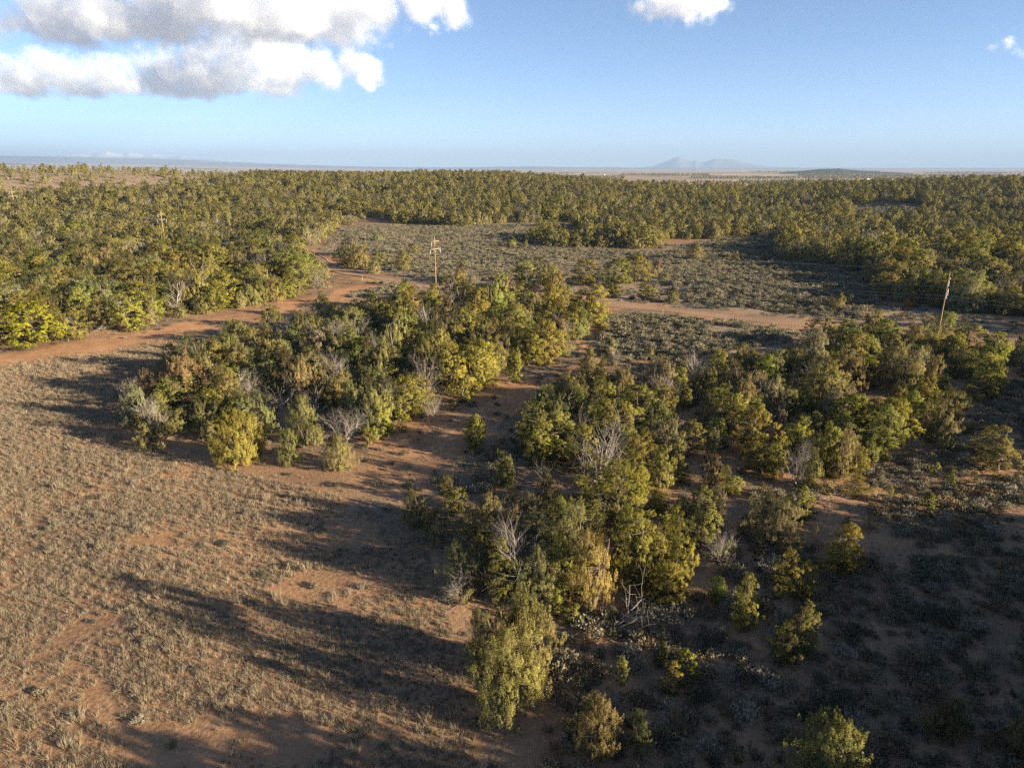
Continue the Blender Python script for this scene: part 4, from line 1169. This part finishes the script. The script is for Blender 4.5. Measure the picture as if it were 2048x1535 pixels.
# coarse grid of tree positions so shrubs keep off trunks
def far_from_trees(x, y, r):
    cell = 3.0
    occ = {}
    for a, b in zip(TX, TY):
        occ.setdefault((int(a // cell), int(b // cell)), []).append((a, b))
    ok = np.ones(len(x), bool)
    for i in range(len(x)):
        cx, cy_ = int(x[i] // cell), int(y[i] // cell)
        for dx in (-1, 0, 1):
            for dy in (-1, 0, 1):
                for a, b in occ.get((cx + dx, cy_ + dy), ()):
                    if (x[i] - a) ** 2 + (y[i] - b) ** 2 < r * r: ok[i] = False
    return ok

def off_road(x, y, r=3.7):
    return (seg_dist(road_pts, x, y) > r) & (seg_dist(track_pts, x, y) > 3.2)

SH = []
def shrubs(zone, cell, lo, hi, keep, seed, thr=.0, sc=12, which=0):
    x, y = scatter(ZONES[zone], cell, keep=keep, seed=seed, jitter=1.)
    ok = off_road(x, y) & (vnoise(x, y, sc, seed) > thr) & (seg_dist(LINES['far_two_track'][1], x, y) > 1.8)
    z = ground_z(x, y)
    ok &= in_frame(x, y, z, 80, 60)
    x, y = x[ok], y[ok]
    ok = far_from_trees(x, y, .9); x, y = x[ok], y[ok]
    rg = np.random.default_rng(seed + 3)
    s = lo + (hi - lo) * rg.beta(1.6, 3, len(x))
    for a, b, c in zip(x, y, s): SH.append((a, b, c, which))
shrubs('sage_meadow', 1.45, .8, 1.9, .9, 31, .25)
shrubs('sage_flat', 1.55, 1.0, 2.5, .9, 32, .25)
shrubs('sage_verge', 1.25, 1.0, 2.2, .9, 33, .2)
shrubs('sage_clearing', 2.2, 1.0, 2.4, .9, 34)
shrubs('sage_junction', 1.4, .9, 1.9, .8, 35)
shrubs('sapling_flat', 1.5, .7, 1.8, .7, 36, .35)
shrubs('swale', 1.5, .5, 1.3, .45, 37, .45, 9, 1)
shrubs('dark_sage', 1.15, .7, 1.7, .75, 38, .35, 9)
shrubs('lower_right', .98, .5, 1.9, .95, 39, .34, 7)
shrubs('right_grove', 2.2, .5, 1.4, .5, 40, .4)
shrubs('central_grove', 2.4, .5, 1.3, .45, 41, .4)
shrubs('hill_open', 4.5, .8, 2.0, .6, 42)
shrubs('meadow', 3.0, .35, 1.0, .5, 43, .42, 14)
shrubs('mid_fill', 2.3, .7, 2.0, .8, 45, .30, 10)
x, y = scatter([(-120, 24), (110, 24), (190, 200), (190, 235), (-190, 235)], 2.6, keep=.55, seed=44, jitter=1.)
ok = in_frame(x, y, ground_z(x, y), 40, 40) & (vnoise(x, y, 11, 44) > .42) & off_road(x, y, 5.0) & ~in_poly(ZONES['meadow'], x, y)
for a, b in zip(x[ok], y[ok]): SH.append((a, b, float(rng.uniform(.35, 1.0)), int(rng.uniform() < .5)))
# a random share of all the shrubs becomes darker scrub
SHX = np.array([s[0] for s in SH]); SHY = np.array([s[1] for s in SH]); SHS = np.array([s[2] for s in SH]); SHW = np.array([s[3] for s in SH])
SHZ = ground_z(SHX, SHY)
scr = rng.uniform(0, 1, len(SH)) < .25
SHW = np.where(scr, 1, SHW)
su, sv, sd = project(SHX, SHY, SHZ)
inside = (su > 5) & (su < 2043) & (sv < 1530)
order = np.argsort(-np.where(inside & (SHW == 0), SHS / sd, 0))[:300]
def sage_where(u, v):
    if u < 960 and v > 960: return 'on the tan meadow and the dark hollow at its edge'
    if v > 1380: return 'in the dark foreground at the bottom'
    if u > 1640 and v < 1090: return 'on the lit strip and slope at the right border'
    if v > 1090: return 'in the shadow at the lower right'
    if v < 760: return 'in the sagebrush by the dirt road'
    return 'on the red ground between the two groves'
issingle = np.zeros(len(SH), bool)
for i in order:
    issingle[i] = True
    o = link(bpy.data.objects.new('sagebrush', SAGE[int(rng.integers(0, len(SAGE)))]))
    o.location = (SHX[i], SHY[i], SHZ[i] - .03); s = SHS[i]
    o.scale = (s, s, s * rng.uniform(.75, 1.05)); o.rotation_euler = (0, 0, rng.uniform(0, 6.28))
    hue = ('grey-green', 'silvery', 'brownish')[int(rng.integers(0, 3))]
    o.color = {'grey-green': (1, 1, 1, 1), 'silvery': (1.3, 1.32, 1.45, 1), 'brownish': (.95, .80, .68, 1)}[hue]
    big = 'wide grey-green sagebrush bush' if s > 1.45 else ('grey-green sagebrush bush' if s > 1.0 else 'small grey-green sagebrush bush')
    big = big.replace('grey-green', hue)
    rel = beside(SHX[i], SHY[i], su[i], 8.0)
    lab = big + ' ' + (rel if rel else sage_where(su[i], sv[i]))
    tag(o, lab, 'shrub', lab)
r = ~issingle
n = int(r.sum())
ix = np.where(SHW[r] == 0, rng.integers(0, 6, n), 6 + rng.integers(0, 4, n))
s = SHS[r]
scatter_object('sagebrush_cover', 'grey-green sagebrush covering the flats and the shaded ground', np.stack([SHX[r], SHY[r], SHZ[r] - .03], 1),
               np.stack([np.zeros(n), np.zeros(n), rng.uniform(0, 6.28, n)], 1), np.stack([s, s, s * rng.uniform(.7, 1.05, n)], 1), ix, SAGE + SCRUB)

# dry grass
def grass(zone, cell, keep, seed, lo, hi, thr=.0, sc=6., dmax=400, clear=0.):
    x, y = scatter(ZONES[zone], cell, keep=keep, seed=seed, jitter=1.) if isinstance(zone, str) else scatter(zone, cell, keep=keep, seed=seed, jitter=1.)
    z = ground_z(x, y)
    d = np.hypot(x, y)
    nn = vnoise(x, y, sc, seed, 3)
    ok = in_frame(x, y, z, 60, 60) & (d < dmax) & (nn > thr) & (seg_dist(road_pts, x, y) > 4.0) & (seg_dist(track_pts, x, y) > 2.5 + 3 * rng.uniform(0, 1, len(x)))
    x, y, z = x[ok], y[ok], z[ok]; nn = nn[ok]
    rg = np.random.default_rng(seed)
    s = lo + (hi - lo) * rg.beta(1.5, 3.5, len(x))
    return x, y, z, s
G = [grass('meadow', .50, .94, 61, .8, 1.7, .31, 7.), grass('meadow', .33, .9, 62, .5, 1.2, .42, 4., 100),
     grass('swale', 1.0, .6, 63, .5, 1.1, .45), grass('lower_right', 1.1, .6, 64, .5, 1.2, .45, 8., 120),
     grass('sage_meadow', 1.5, .6, 65, .8, 1.6, .3), grass('sage_verge', 1.1, .7, 66, .7, 1.3, .3), grass('hill_open', 2.6, .8, 67, 1.2, 2.4, .2, 9., 700),
     grass('sage_flat', 1.6, .6, 68, .8, 1.5, .35), grass('right_grove', 1.4, .6, 69, .6, 1.2, .4), grass('central_grove', 1.4, .6, 70, .6, 1.2, .4)]
G.append(grass([(-120, 22), (110, 22), (190, 200), (190, 240), (-190, 240)], 1.15, .55, 71, .4, 1.1, .36, 6., 235))
x, y, z, s = (np.concatenate([q[i] for q in G]) for i in range(4))
n = len(x)
big = rng.uniform(0, 1, n) < .035
ix = np.where(big, 5 + rng.integers(0, 3, n), rng.integers(0, 5, n))
scatter_object('dry_grass', 'straw-coloured bunchgrass tufts over the meadow and open ground', np.stack([x, y, z], 1),
               np.stack([rng.normal(0, .12, n), rng.normal(0, .12, n), rng.uniform(0, 6.28, n)], 1), np.stack([s, s, s * rng.uniform(.7, 1.2, n)], 1), ix, TUFT + BUNCH)
print('TREES fill', len(FILL), 'single', int(single.sum()), 'shrubs', len(SH), 'grass', n)

# ------------------------------------------------------------------ dead wood on the ground
def dead_pile(name, label, cat, x, y, n, spread, length, mat, seed, rise=.25, depth=1, dirz=None):
    rg = np.random.default_rng(seed)
    segs = []
    for i in range(n):
        a = rg.uniform(0, 6.28); q = rg.uniform(0, spread)
        p = np.array([math.cos(a) * q, math.sin(a) * q, rg.uniform(.05, .5 * rise + .1)])
        b = rg.uniform(0, 6.28) if dirz is None else dirz + rg.normal(0, .5)
        d = unit(np.array([math.cos(b), math.sin(b), rg.uniform(0, rise)]))
        branch(rg, segs, p, d, length * rg.uniform(.6, 1.2), rg.uniform(.03, .08), depth, .3, .05, 4, 2)
    V, F = tubes(segs, 4)
    V[:, 2] = np.maximum(V[:, 2], -.05)
    o = link(bpy.data.objects.new(name, mesh_np(name, V, [F], [mat])))
    o.location = (x, y, gz(x, y))
    tag(o, label, cat)
    return o
dead_pile('dead_branch_pile', 'heap of grey fallen limbs in the gap of the central grove', 'dead wood', *SPOTS['pile'], 22, 2.4, 2.6, M_TWIG, 1, .35, 2)
dead_pile('dead_branch', 'bluish grey fallen tree top lying in front of the front clump', 'dead wood', *SPOTS['brush'], 9, .5, 2.6, M_DEAD, 2, .25, 2, R(20))
dead_pile('dead_branch', 'dark fallen limb by the leaning juniper at the meadow shadow', 'dead wood', *SPOTS['log'], 4, .5, 2.6, M_BARK, 3, .3, 1, R(140))
dead_pile('dead_branch', 'pale fallen limbs at the left woodland edge beside the track', 'dead wood', *SPOTS['branch_edge'], 6, .8, 2.2, M_DEAD, 4, .4, 1)
dead_pile('dead_branch', 'grey fallen limbs under the bleached dead juniper', 'dead wood', *SPOTS['tangle_right'], 8, 1.2, 1.8, M_DEAD, 5, .3, 1)
dead_pile('dead_branch', 'long line of pale fallen limbs at the right grove corner', 'dead wood', *SPOTS['fallen_right'], 8, 1.6, 2.4, M_DEAD, 6, .2, 1, R(170))
dead_pile('dead_branch', 'shaded grey limbs lying at the lower right beside the half-lit juniper', 'dead wood', *SPOTS['dead_br'], 8, 1.4, 2.0, M_TWIG, 8, .3, 2)

# ------------------------------------------------------------------ power line
def box(bm_v, bm_f, c, ax, half):
    """oriented box: c centre, ax 3x3 rows, half sizes"""
    o = sum(len(v) for v in bm_v)
    v = np.array([[sx, sy, sz] for sx in (-1, 1) for sy in (-1, 1) for sz in (-1, 1)], float) * half
    bm_v.append(v @ ax + c)
    bm_f.append(np.array([[0, 1, 3, 2], [4, 6, 7, 5], [0, 4, 5, 1], [2, 3, 7, 6], [0, 2, 6, 4], [1, 5, 7, 3]]) + o)

POLES = [(-238.5, 338.), (-128., 256.), (-18.2, 163.), (66.8, 104.5)]
PLAB = ['wooden power pole farthest away, at the left border', 'wooden power pole second from the left rising from the left woodland',
        'wooden power pole in the middle, beside the dirt road', 'wooden power pole on the right leaning out of the trees by the road']
PH = 13.0
def lathe(prof, sides=8):
    V = []; F = []
    k = np.arange(sides) / sides * 2 * math.pi
    for r_, z_ in prof: V += [(r_ * math.cos(a_), r_ * math.sin(a_), z_) for a_ in k]
    for i in range(len(prof) - 1):
        for j in range(sides):
            F.append([i * sides + j, i * sides + (j + 1) % sides, (i + 1) * sides + (j + 1) % sides, (i + 1) * sides + j])
    V.append((0, 0, prof[-1][1])); n_ = len(V) - 1
    top = np.array([[(len(prof) - 1) * sides + j, (len(prof) - 1) * sides + (j + 1) % sides, n_] for j in range(sides)])
    return np.array(V), np.array(F), top
pv, pf, pt = lathe([(.14, -.4), (.135, 1.), (.12, 5.), (.10, 9.), (.08, 12.9), (.05, 13.0)], 10)
ME_POLE = mesh_np('pole', pv, [pf, pt], [M_POLE], smooth=True)
iv, if_, it = lathe([(.02, -.95), (.05, -.92), (.09, -.85), (.05, -.80), (.05, -.72), (.09, -.68), (.05, -.62), (.05, -.54), (.09, -.5), (.05, -.44), (.05, -.36), (.09, -.32), (.05, -.26), (.02, -.2), (.02, 0.)], 8)
ME_INS = mesh_np('insulator', iv, [if_, it], [M_CERAMIC])
I3 = np.eye(3)
def arm_mesh(half, name):
    v, f = [], []
    box(v, f, np.zeros(3), I3, np.array([half, .045, .055]))
    me = mesh_np(name, np.concatenate(v), f, [M_ARM]); return me
ME_ARM_A = arm_mesh(1.35, 'crossarm'); ME_ARM_B = arm_mesh(1.75, 'crossarm_long')
def brace_mesh():
    return mesh_np('brace', *(lambda q: (q[0], [q[1]]))(tubes([(np.array([-.75, .09, 0]), np.array([0, .13, -.75]), .025, .025), (np.array([.75, .09, 0]), np.array([0, .13, -.75]), .025, .025)], 4)), [M_ARM])
ME_BRACE = brace_mesh()
HANG = []
for i, (x, y) in enumerate(POLES):
    j0, j1 = max(0, i - 1), min(3, i + 1)
    dx, dy = POLES[j1][0] - POLES[j0][0], POLES[j1][1] - POLES[j0][1]
    ang = math.atan2(dy, dx) - math.pi / 2
    root = link(bpy.data.objects.new('power_pole', None))
    root.location = (x, y, gz(x, y)); root.rotation_euler = (0, 0, ang); root.empty_display_size = .5
    tag(root, PLAB[i], 'power pole', 'power poles of the line crossing the woodland')
    link(bpy.data.objects.new('pole', ME_POLE), root)
    for me_, zz, half, ends in ((ME_ARM_A, PH - 1.15, 1.35, (1,)), (ME_ARM_B, PH - 2.95, 1.75, (-1, 1))):
        a_ = link(bpy.data.objects.new('crossarm', me_), root); a_.location = (0, .19, zz)
        b_ = link(bpy.data.objects.new('brace', ME_BRACE), root); b_.location = (0, 0, zz - .05)
        for e in ends:
            q = link(bpy.data.objects.new('insulator', ME_INS), root); q.location = (e * (half - .12), .19, zz - .076)
    ca, sa = math.cos(ang), math.sin(ang)
    def wpt(lx, ly, lz): return np.array([x + lx * ca - ly * sa, y + lx * sa + ly * ca, gz(x, y) + lz])
    HANG.append([wpt(0, 0, PH + .02), wpt(1.23, .19, PH - 1.15 - 1.03), wpt(-1.63, .19, PH - 2.95 - 1.03), wpt(1.63, .19, PH - 2.95 - 1.03)])
# the line runs on past the right border
dx, dy = POLES[3][0] - POLES[2][0], POLES[3][1] - POLES[2][1]
HANG.append([p_ + np.array([dx, dy, 0]) * 1.2 for p_ in HANG[3]])
WL = ['thin shield wire along the tops of the power poles', 'thin wire hung from the short upper crossarms of the power poles',
      'thin wire hung from the left ends of the long lower crossarms', 'thin wire hung from the right ends of the long lower crossarms']
for k in range(4):
    segs = []
    for A_, B_ in zip(HANG[:-1], HANG[1:]):
        P0, P1 = A_[k], B_[k]; n_ = 24
        sag = .012 * np.linalg.norm(P1 - P0) if k else .006 * np.linalg.norm(P1 - P0)
        u = np.linspace(0, 1, n_ + 1)[:, None]
        L_ = P0 + (P1 - P0) * u; L_[:, 2] -= (4 * u * (1 - u))[:, 0] * sag
        segs += [(L_[i], L_[i + 1], .012, .012) for i in range(n_)]
    V, F = tubes(segs, 4)
    o = link(bpy.data.objects.new('overhead_wire', mesh_np('overhead_wire', V, [F], [M_WIRE])))
    tag(o, WL[k], 'wire', 'wires of the power line')

# fence posts by the road
bv, bf, bt = lathe([(.075, -.3), (.07, .6), (.062, 1.45), (.03, 1.5)], 7)
ME_POST = mesh_np('post', bv, [bf, bt], [M_DEAD], smooth=True)
for nm, lab in (('post1', 'weathered fence post left of the sagebrush below the road'), ('post2', 'weathered fence post right of the other one below the road'),
                ('post3', 'weathered marker post just left of the middle power pole'), ('post4', 'weathered marker post on the road bend left of the middle power pole')):
    o = link(bpy.data.objects.new('fence_post', ME_POST)); x, y = SPOTS[nm]
    o.location = (x, y, gz(x, y)); o.rotation_euler = (rng.normal(0, .03), rng.normal(0, .03), 0)
    tag(o, lab, 'fence post', 'weathered posts along the road')

# ------------------------------------------------------------------ far plain: woods, farms, mountains
def tan_px(u): return (u - 1024) / 1433.
FXW, FYW, SZ = [], [], []
rg = np.random.default_rng(77)
def belt(u0, u1, d0, d1, n, sz=7.):
    u = rg.uniform(u0, u1, n); dd = rg.uniform(d0, d1, n)
    mid = .5 + .5 * np.sin(u * .05 + d0) * np.sin(u * .013)
    k = rg.uniform(0, 1, n) < .35 + .65 * mid
    u, dd = u[k], dd[k]
    FXW.append(tan_px(u) * dd); FYW.append(dd); SZ.append(rg.uniform(.6, 1.2, len(u)) * sz)
belt(1280, 1860, 1550, 1680, 700, 6.5)
belt(1480, 1830, 1700, 1850, 500, 6.5)
belt(1380, 1850, 2300, 2600, 900, 7)
belt(1240, 1420, 3200, 3600, 500, 8)
belt(1600, 1700, 3000, 3800, 500, 9)
belt(1690, 2048, 2900, 3100, 700, 8)
belt(1850, 2300, 2000, 2150, 500, 7)
belt(1850, 2300, 4200, 5000, 900, 9)
belt(1500, 1760, 5200, 6200, 600, 10)
belt(1000, 1250, 2300, 2900, 700, 7)
belt(940, 1200, 4200, 4800, 500, 8)
belt(560, 1000, 5000, 5600, 500, 9)
belt(150, 700, 6500, 7500, 600, 10)
x = np.concatenate(FXW); y = np.concatenate(FYW); s = np.concatenate(SZ); n = len(x)
z = ground_z(x, y)
scatter_object('plain_woods', 'dark belts of low woodland strung across the far plain', np.stack([x, y, z - .2], 1),
               np.stack([np.zeros(n), np.zeros(n), rng.uniform(0, 6.28, n)], 1), np.stack([s * 1.3, s * 1.3, s], 1), rng.integers(0, 3, n), [v.whole for v in VAR['x']])

def ridge(name, label, prof, dist, depth, mat, seed, base=-25., rough=.10, nz=14):
    """a range: crest heights given along the view, real slopes fore and aft"""
    P = np.array(prof, float)
    u = np.linspace(P[0, 0], P[-1, 0], 220)
    hh = np.interp(u, P[:, 0], P[:, 1])
    az = np.arctan((u - 1024) / 1433.)
    rows_ = np.linspace(-1, 1, nz * 2 + 1)
    V = []
    for q in rows_:
        dd = dist + q * depth
        fall = (1 - abs(q)) ** 1.15
        x_ = np.tan(az) * dist * (1 + q * depth / dist); y_ = np.full_like(u, dd)
        nz_ = vnoise(x_, y_, depth * .35, seed, 4) - .5
        z_ = base + (hh - base) * np.clip(fall * (1 + rough * 3 * nz_ * (1 - fall)), 0, 1)
        V.append(np.stack([x_, y_, z_], 1))
    V = np.concatenate(V); k = len(u); ii = np.arange(len(V)).reshape(len(rows_), k)
    F = np.stack([ii[:-1, :-1], ii[:-1, 1:], ii[1:, 1:], ii[1:, :-1]], -1).reshape(-1, 4)
    o = link(bpy.data.objects.new(name, mesh_np(name, V, [F], [mat], smooth=True)))
    tag(o, label, None, None, 'structure')
    return o

def hill_mat(name, c1, c2, scale, snow=None):
    m, t, out = nodes(name)
    tc = t.nodes.new('ShaderNodeTexCoord').outputs['Object']
    c = ramp(t, noise(t, tc, scale, 5, .6), [(.35, c1), (.65, c2)])
    if snow:
        sx = t.nodes.new('ShaderNodeSeparateXYZ'); t.links.new(tc, sx.inputs[0])
        f = math_n(t, 'ADD', sx.outputs[2], math_n(t, 'MULTIPLY', noise(t, tc, scale * 2), snow * .5))
        mr = t.nodes.new('ShaderNodeMapRange'); mr.inputs[1].default_value = snow; mr.inputs[2].default_value = snow * 1.3
        t.links.new(f, mr.inputs[0]); c = mix_rgb(t, mr.outputs[0], c, (.8, .8, .82))
    d = t.nodes.new('ShaderNodeBsdfDiffuse'); t.links.new(c, d.inputs[0]); t.links.new(d.outputs[0], out.inputs[0])
    return m
def hz(v, dist): return 28 + (335 - v) / 1366. * dist        # crest height that shows at row v of the photograph from this distance
MT = 24000.
pk = [(1285, 335), (1305, 332), (1325, 326), (1342, 319), (1350, 316), (1357, 314.5), (1364, 317), (1374, 322), (1383, 323.5), (1390, 321.5), (1398, 325), (1408, 325), (1420, 321), (1428, 319), (1445, 320), (1465, 320), (1485, 324), (1510, 329), (1535, 332.5), (1580, 334.5), (1640, 336)]
ridge('mountain', 'pale blue twin-peaked mountain on the right horizon', [(u, hz(v, MT)) for u, v in pk], MT, 2600, hill_mat('mountain_rock', (.14, .13, .11), (.24, .22, .20), .0012), 5, rough=.14)
MS = 18500.
ms = [(-260, 309), (0, 313), (150, 315.5), (300, 318.5), (400, 322), (455, 325.5), (470, 324.5), (540, 327.5), (650, 331), (760, 333.5), (900, 334.5), (1000, 333.2), (1060, 332.6), (1120, 333.8), (1300, 335.0), (1700, 335.2), (2400, 335.0)]
ridge('mesa', 'long blue mesa sloping down along the left horizon', [(u, hz(v, MS)) for u, v in ms], MS, 1800, hill_mat('mesa_woods', (.06, .06, .045), (.13, .11, .08), .002), 6, base=-40.)
SN = 27500.
sn = [(90, 318), (140, 311), (165, 309.5), (185, 312), (205, 307), (218, 305), (232, 308), (250, 310), (262, 307.5), (290, 312), (310, 310.5), (340, 315), (365, 313.5), (400, 319), (430, 321), (480, 327)]
ridge('snowy_mountains', 'faint snow-capped mountains behind the mesa on the left', [(u, hz(v, SN)) for u, v in sn], SN, 2500, hill_mat('snow_rock', (.20, .20, .20), (.30, .29, .28), .002, 470.), 8, rough=.25)
lh = [(1560, 344), (1600, 341), (1640, 337.5), (1680, 336.5), (1700, 338.5), (1760, 342), (1830, 345)]
ridge('wooded_hill', 'low dark wooded hill on the far plain right of the mountain', [(u, hz(v, 4200.)) for u, v in lh], 4200, 300, hill_mat('hill_woods', (.03, .035, .018), (.07, .07, .035), .03), 9, base=-25.)
for u, dd, lab in ((1738, 2150, 'tiny white farm building beside a dark wood belt on the far plain'), (7, 5200, 'tiny white building at the left border of the far plain'),
                   (1209, 3300, 'tiny white building on the plain left of the mountain')):
    root = link(bpy.data.objects.new('farm_building', None)); root.location = (tan_px(u) * dd, dd, gz(tan_px(u) * dd, dd)); root.rotation_euler = (0, 0, .4)
    v, f = [], []; box(v, f, np.array([0, 0, 1.2]), I3, np.array([9, 5, 2.2]) * .6)
    link(bpy.data.objects.new('wall', mesh_np('wall', np.concatenate(v), f, [M_HOUSE])), root)
    rv = np.array([[-9.5, -5.5, 4.15], [9.5, -5.5, 4.15], [9.5, 5.5, 4.15], [-9.5, 5.5, 4.15], [-9.5, 0, 6.6], [9.5, 0, 6.6]])
    link(bpy.data.objects.new('roof', mesh_np('roof', rv * .6, [np.array([[0, 1, 5, 4], [2, 3, 4, 5], [0, 3, 2, 1]]), np.array([[0, 4, 3], [1, 2, 5]])], [M_ROOF])), root)
    tag(root, lab, 'building')

# ------------------------------------------------------------------ air and clouds
HAZE = True
if HAZE:
    v, f = [], []
    box(v, f, np.array([0, 0, 300.]), I3, np.array([36000, 36000, 420.]))
    m, t, out = nodes('haze_air')
    pv_ = t.nodes.new('ShaderNodeVolumePrincipled')
    pv_.inputs['Color'].default_value = (.27, .39, .60, 1)
    pv_.inputs['Density'].default_value = 7.5e-5
    t.links.new(pv_.outputs[0], out.inputs['Volume'])
    o = link(bpy.data.objects.new('haze', mesh_np('haze', np.concatenate(v), f, [m])))
    tag(o, 'thin blue haze in the air over the plain', None, None, 'stuff')

def cloud(name, label, puffs, z0, seed, dens=.011, detail=300.):
    """cumulus with a level base: soft puffs of vapour (x, y, z, radius) eroded by noise inside a closed hull"""
    P_ = np.array([q[:3] for q in puffs], float); R_ = np.array([q[3] for q in puffs], float)
    SX, SY, SZ = 1.0, 1.7, .85                       # puffs are flattened and drawn out along the wind
    c0 = P_.mean(0); c0[2] = z0
    L_ = (P_ - c0) / np.array([SX, SY, SZ])
    # closed hull round all puffs
    me = bpy.data.meshes.new(name)
    me.vertices.add(len(L_)); me.vertices.foreach_set('co', L_.astype(np.float32).ravel())
    at = me.attributes.new('puff', 'FLOAT', 'POINT'); at.data.foreach_set('value', (R_ * 1.04).astype(np.float32))
    o = bpy.data.objects.new(name, me); COL.objects.link(o)
    ng = bpy.data.node_groups.new(name, 'GeometryNodeTree')
    ng.interface.new_socket('Geometry', in_out='INPUT', socket_type='NodeSocketGeometry')
    ng.interface.new_socket('Geometry', in_out='OUTPUT', socket_type='NodeSocketGeometry')
    gi = ng.nodes.new('NodeGroupInput'); go = ng.nodes.new('NodeGroupOutput')
    m2p = ng.nodes.new('GeometryNodeMeshToPoints')
    p2v = ng.nodes.new('GeometryNodePointsToVolume'); p2v.resolution_mode = 'VOXEL_SIZE'
    p2v.inputs['Voxel Size'].default_value = float(R_.mean()) / 7; p2v.inputs['Density'].default_value = 1.
    nat = ng.nodes.new('GeometryNodeInputNamedAttribute'); nat.data_type = 'FLOAT'; nat.inputs[0].default_value = 'puff'
    v2m = ng.nodes.new('GeometryNodeVolumeToMesh'); v2m.inputs['Threshold'].default_value = .1
    ng.links.new(gi.outputs[0], m2p.inputs[0]); ng.links.new(m2p.outputs[0], p2v.inputs['Points'])
    ng.links.new([q for q in nat.outputs if q.enabled][0], p2v.inputs['Radius'])
    ng.links.new(p2v.outputs[0], v2m.inputs[0]); ng.links.new(v2m.outputs[0], go.inputs[0])
    md = o.modifiers.new('puffs', 'NODES'); md.node_group = ng
    dg = bpy.context.evaluated_depsgraph_get(); dg.update()
    hull = bpy.data.meshes.new_from_object(o.evaluated_get(dg)); hull.name = name
    bpy.data.objects.remove(o)
    co = np.empty(len(hull.vertices) * 3, np.float32); hull.vertices.foreach_get('co', co)
    co = co.reshape(-1, 3) * np.array([SX, SY, SZ], np.float32)
    co[:, 2] = np.maximum(co[:, 2], -60)             # nothing of the cloud hangs below its base
    hull.vertices.foreach_set('co', co.ravel()); hull.update()
    m, t, out = nodes(name + '_vapour')
    tc = t.nodes.new('ShaderNodeTexCoord').outputs['Object']
    mp = t.nodes.new('ShaderNodeVectorMath'); mp.operation = 'DIVIDE'; mp.inputs[1].default_value = (SX, SY, SZ)
    t.links.new(tc, mp.inputs[0])
    f = None
    for c, r in zip(L_, R_):
        dn = t.nodes.new('ShaderNodeVectorMath'); dn.operation = 'DISTANCE'; dn.inputs[1].default_value = c
        t.links.new(mp.outputs[0], dn.inputs[0])
        v = math_n(t, 'SUBTRACT', 1.0, math_n(t, 'DIVIDE', dn.outputs['Value'], r))
        f = v if f is None else math_n(t, 'SMOOTH_MAX', f, v, .15)
    nz = noise(t, tc, 1 / detail, 7, .62)
    sx = t.nodes.new('ShaderNodeSeparateXYZ'); t.links.new(tc, sx.inputs[0])
    e = math_n(t, 'SUBTRACT', math_n(t, 'ADD', f, math_n(t, 'MULTIPLY', math_n(t, 'SUBTRACT', nz, .5), 3.2)), .12)
    e = math_n(t, 'MULTIPLY', e, 1.8, clamp=True)
    e = math_n(t, 'MULTIPLY', e, e)
    base = math_n(t, 'DIVIDE', math_n(t, 'ADD', sx.outputs[2], math_n(t, 'MULTIPLY', math_n(t, 'SUBTRACT', nz, .5), 260.)), 90., clamp=True)
    vp = t.nodes.new('ShaderNodeVolumePrincipled')
    vp.inputs['Color'].default_value = (.84, .875, .94, 1); vp.inputs['Anisotropy'].default_value = .1
    t.links.new(math_n(t, 'MULTIPLY', math_n(t, 'MULTIPLY', e, base), dens), vp.inputs['Density'])
    t.links.new(vp.outputs[0], out.inputs['Volume'])
    m.cycles.volume_step_rate = .12
    hull.materials.clear(); hull.materials.append(m)
    o = link(bpy.data.objects.new(name, hull)); o.location = c0
    tag(o, label, 'cloud', 'cumulus clouds')
    return o
for i, (nm_, lab_, bl_, z0_, de_, dt_) in enumerate(CLOUDS):
    cloud('cloud', lab_, bl_, z0_, i, de_, dt_)
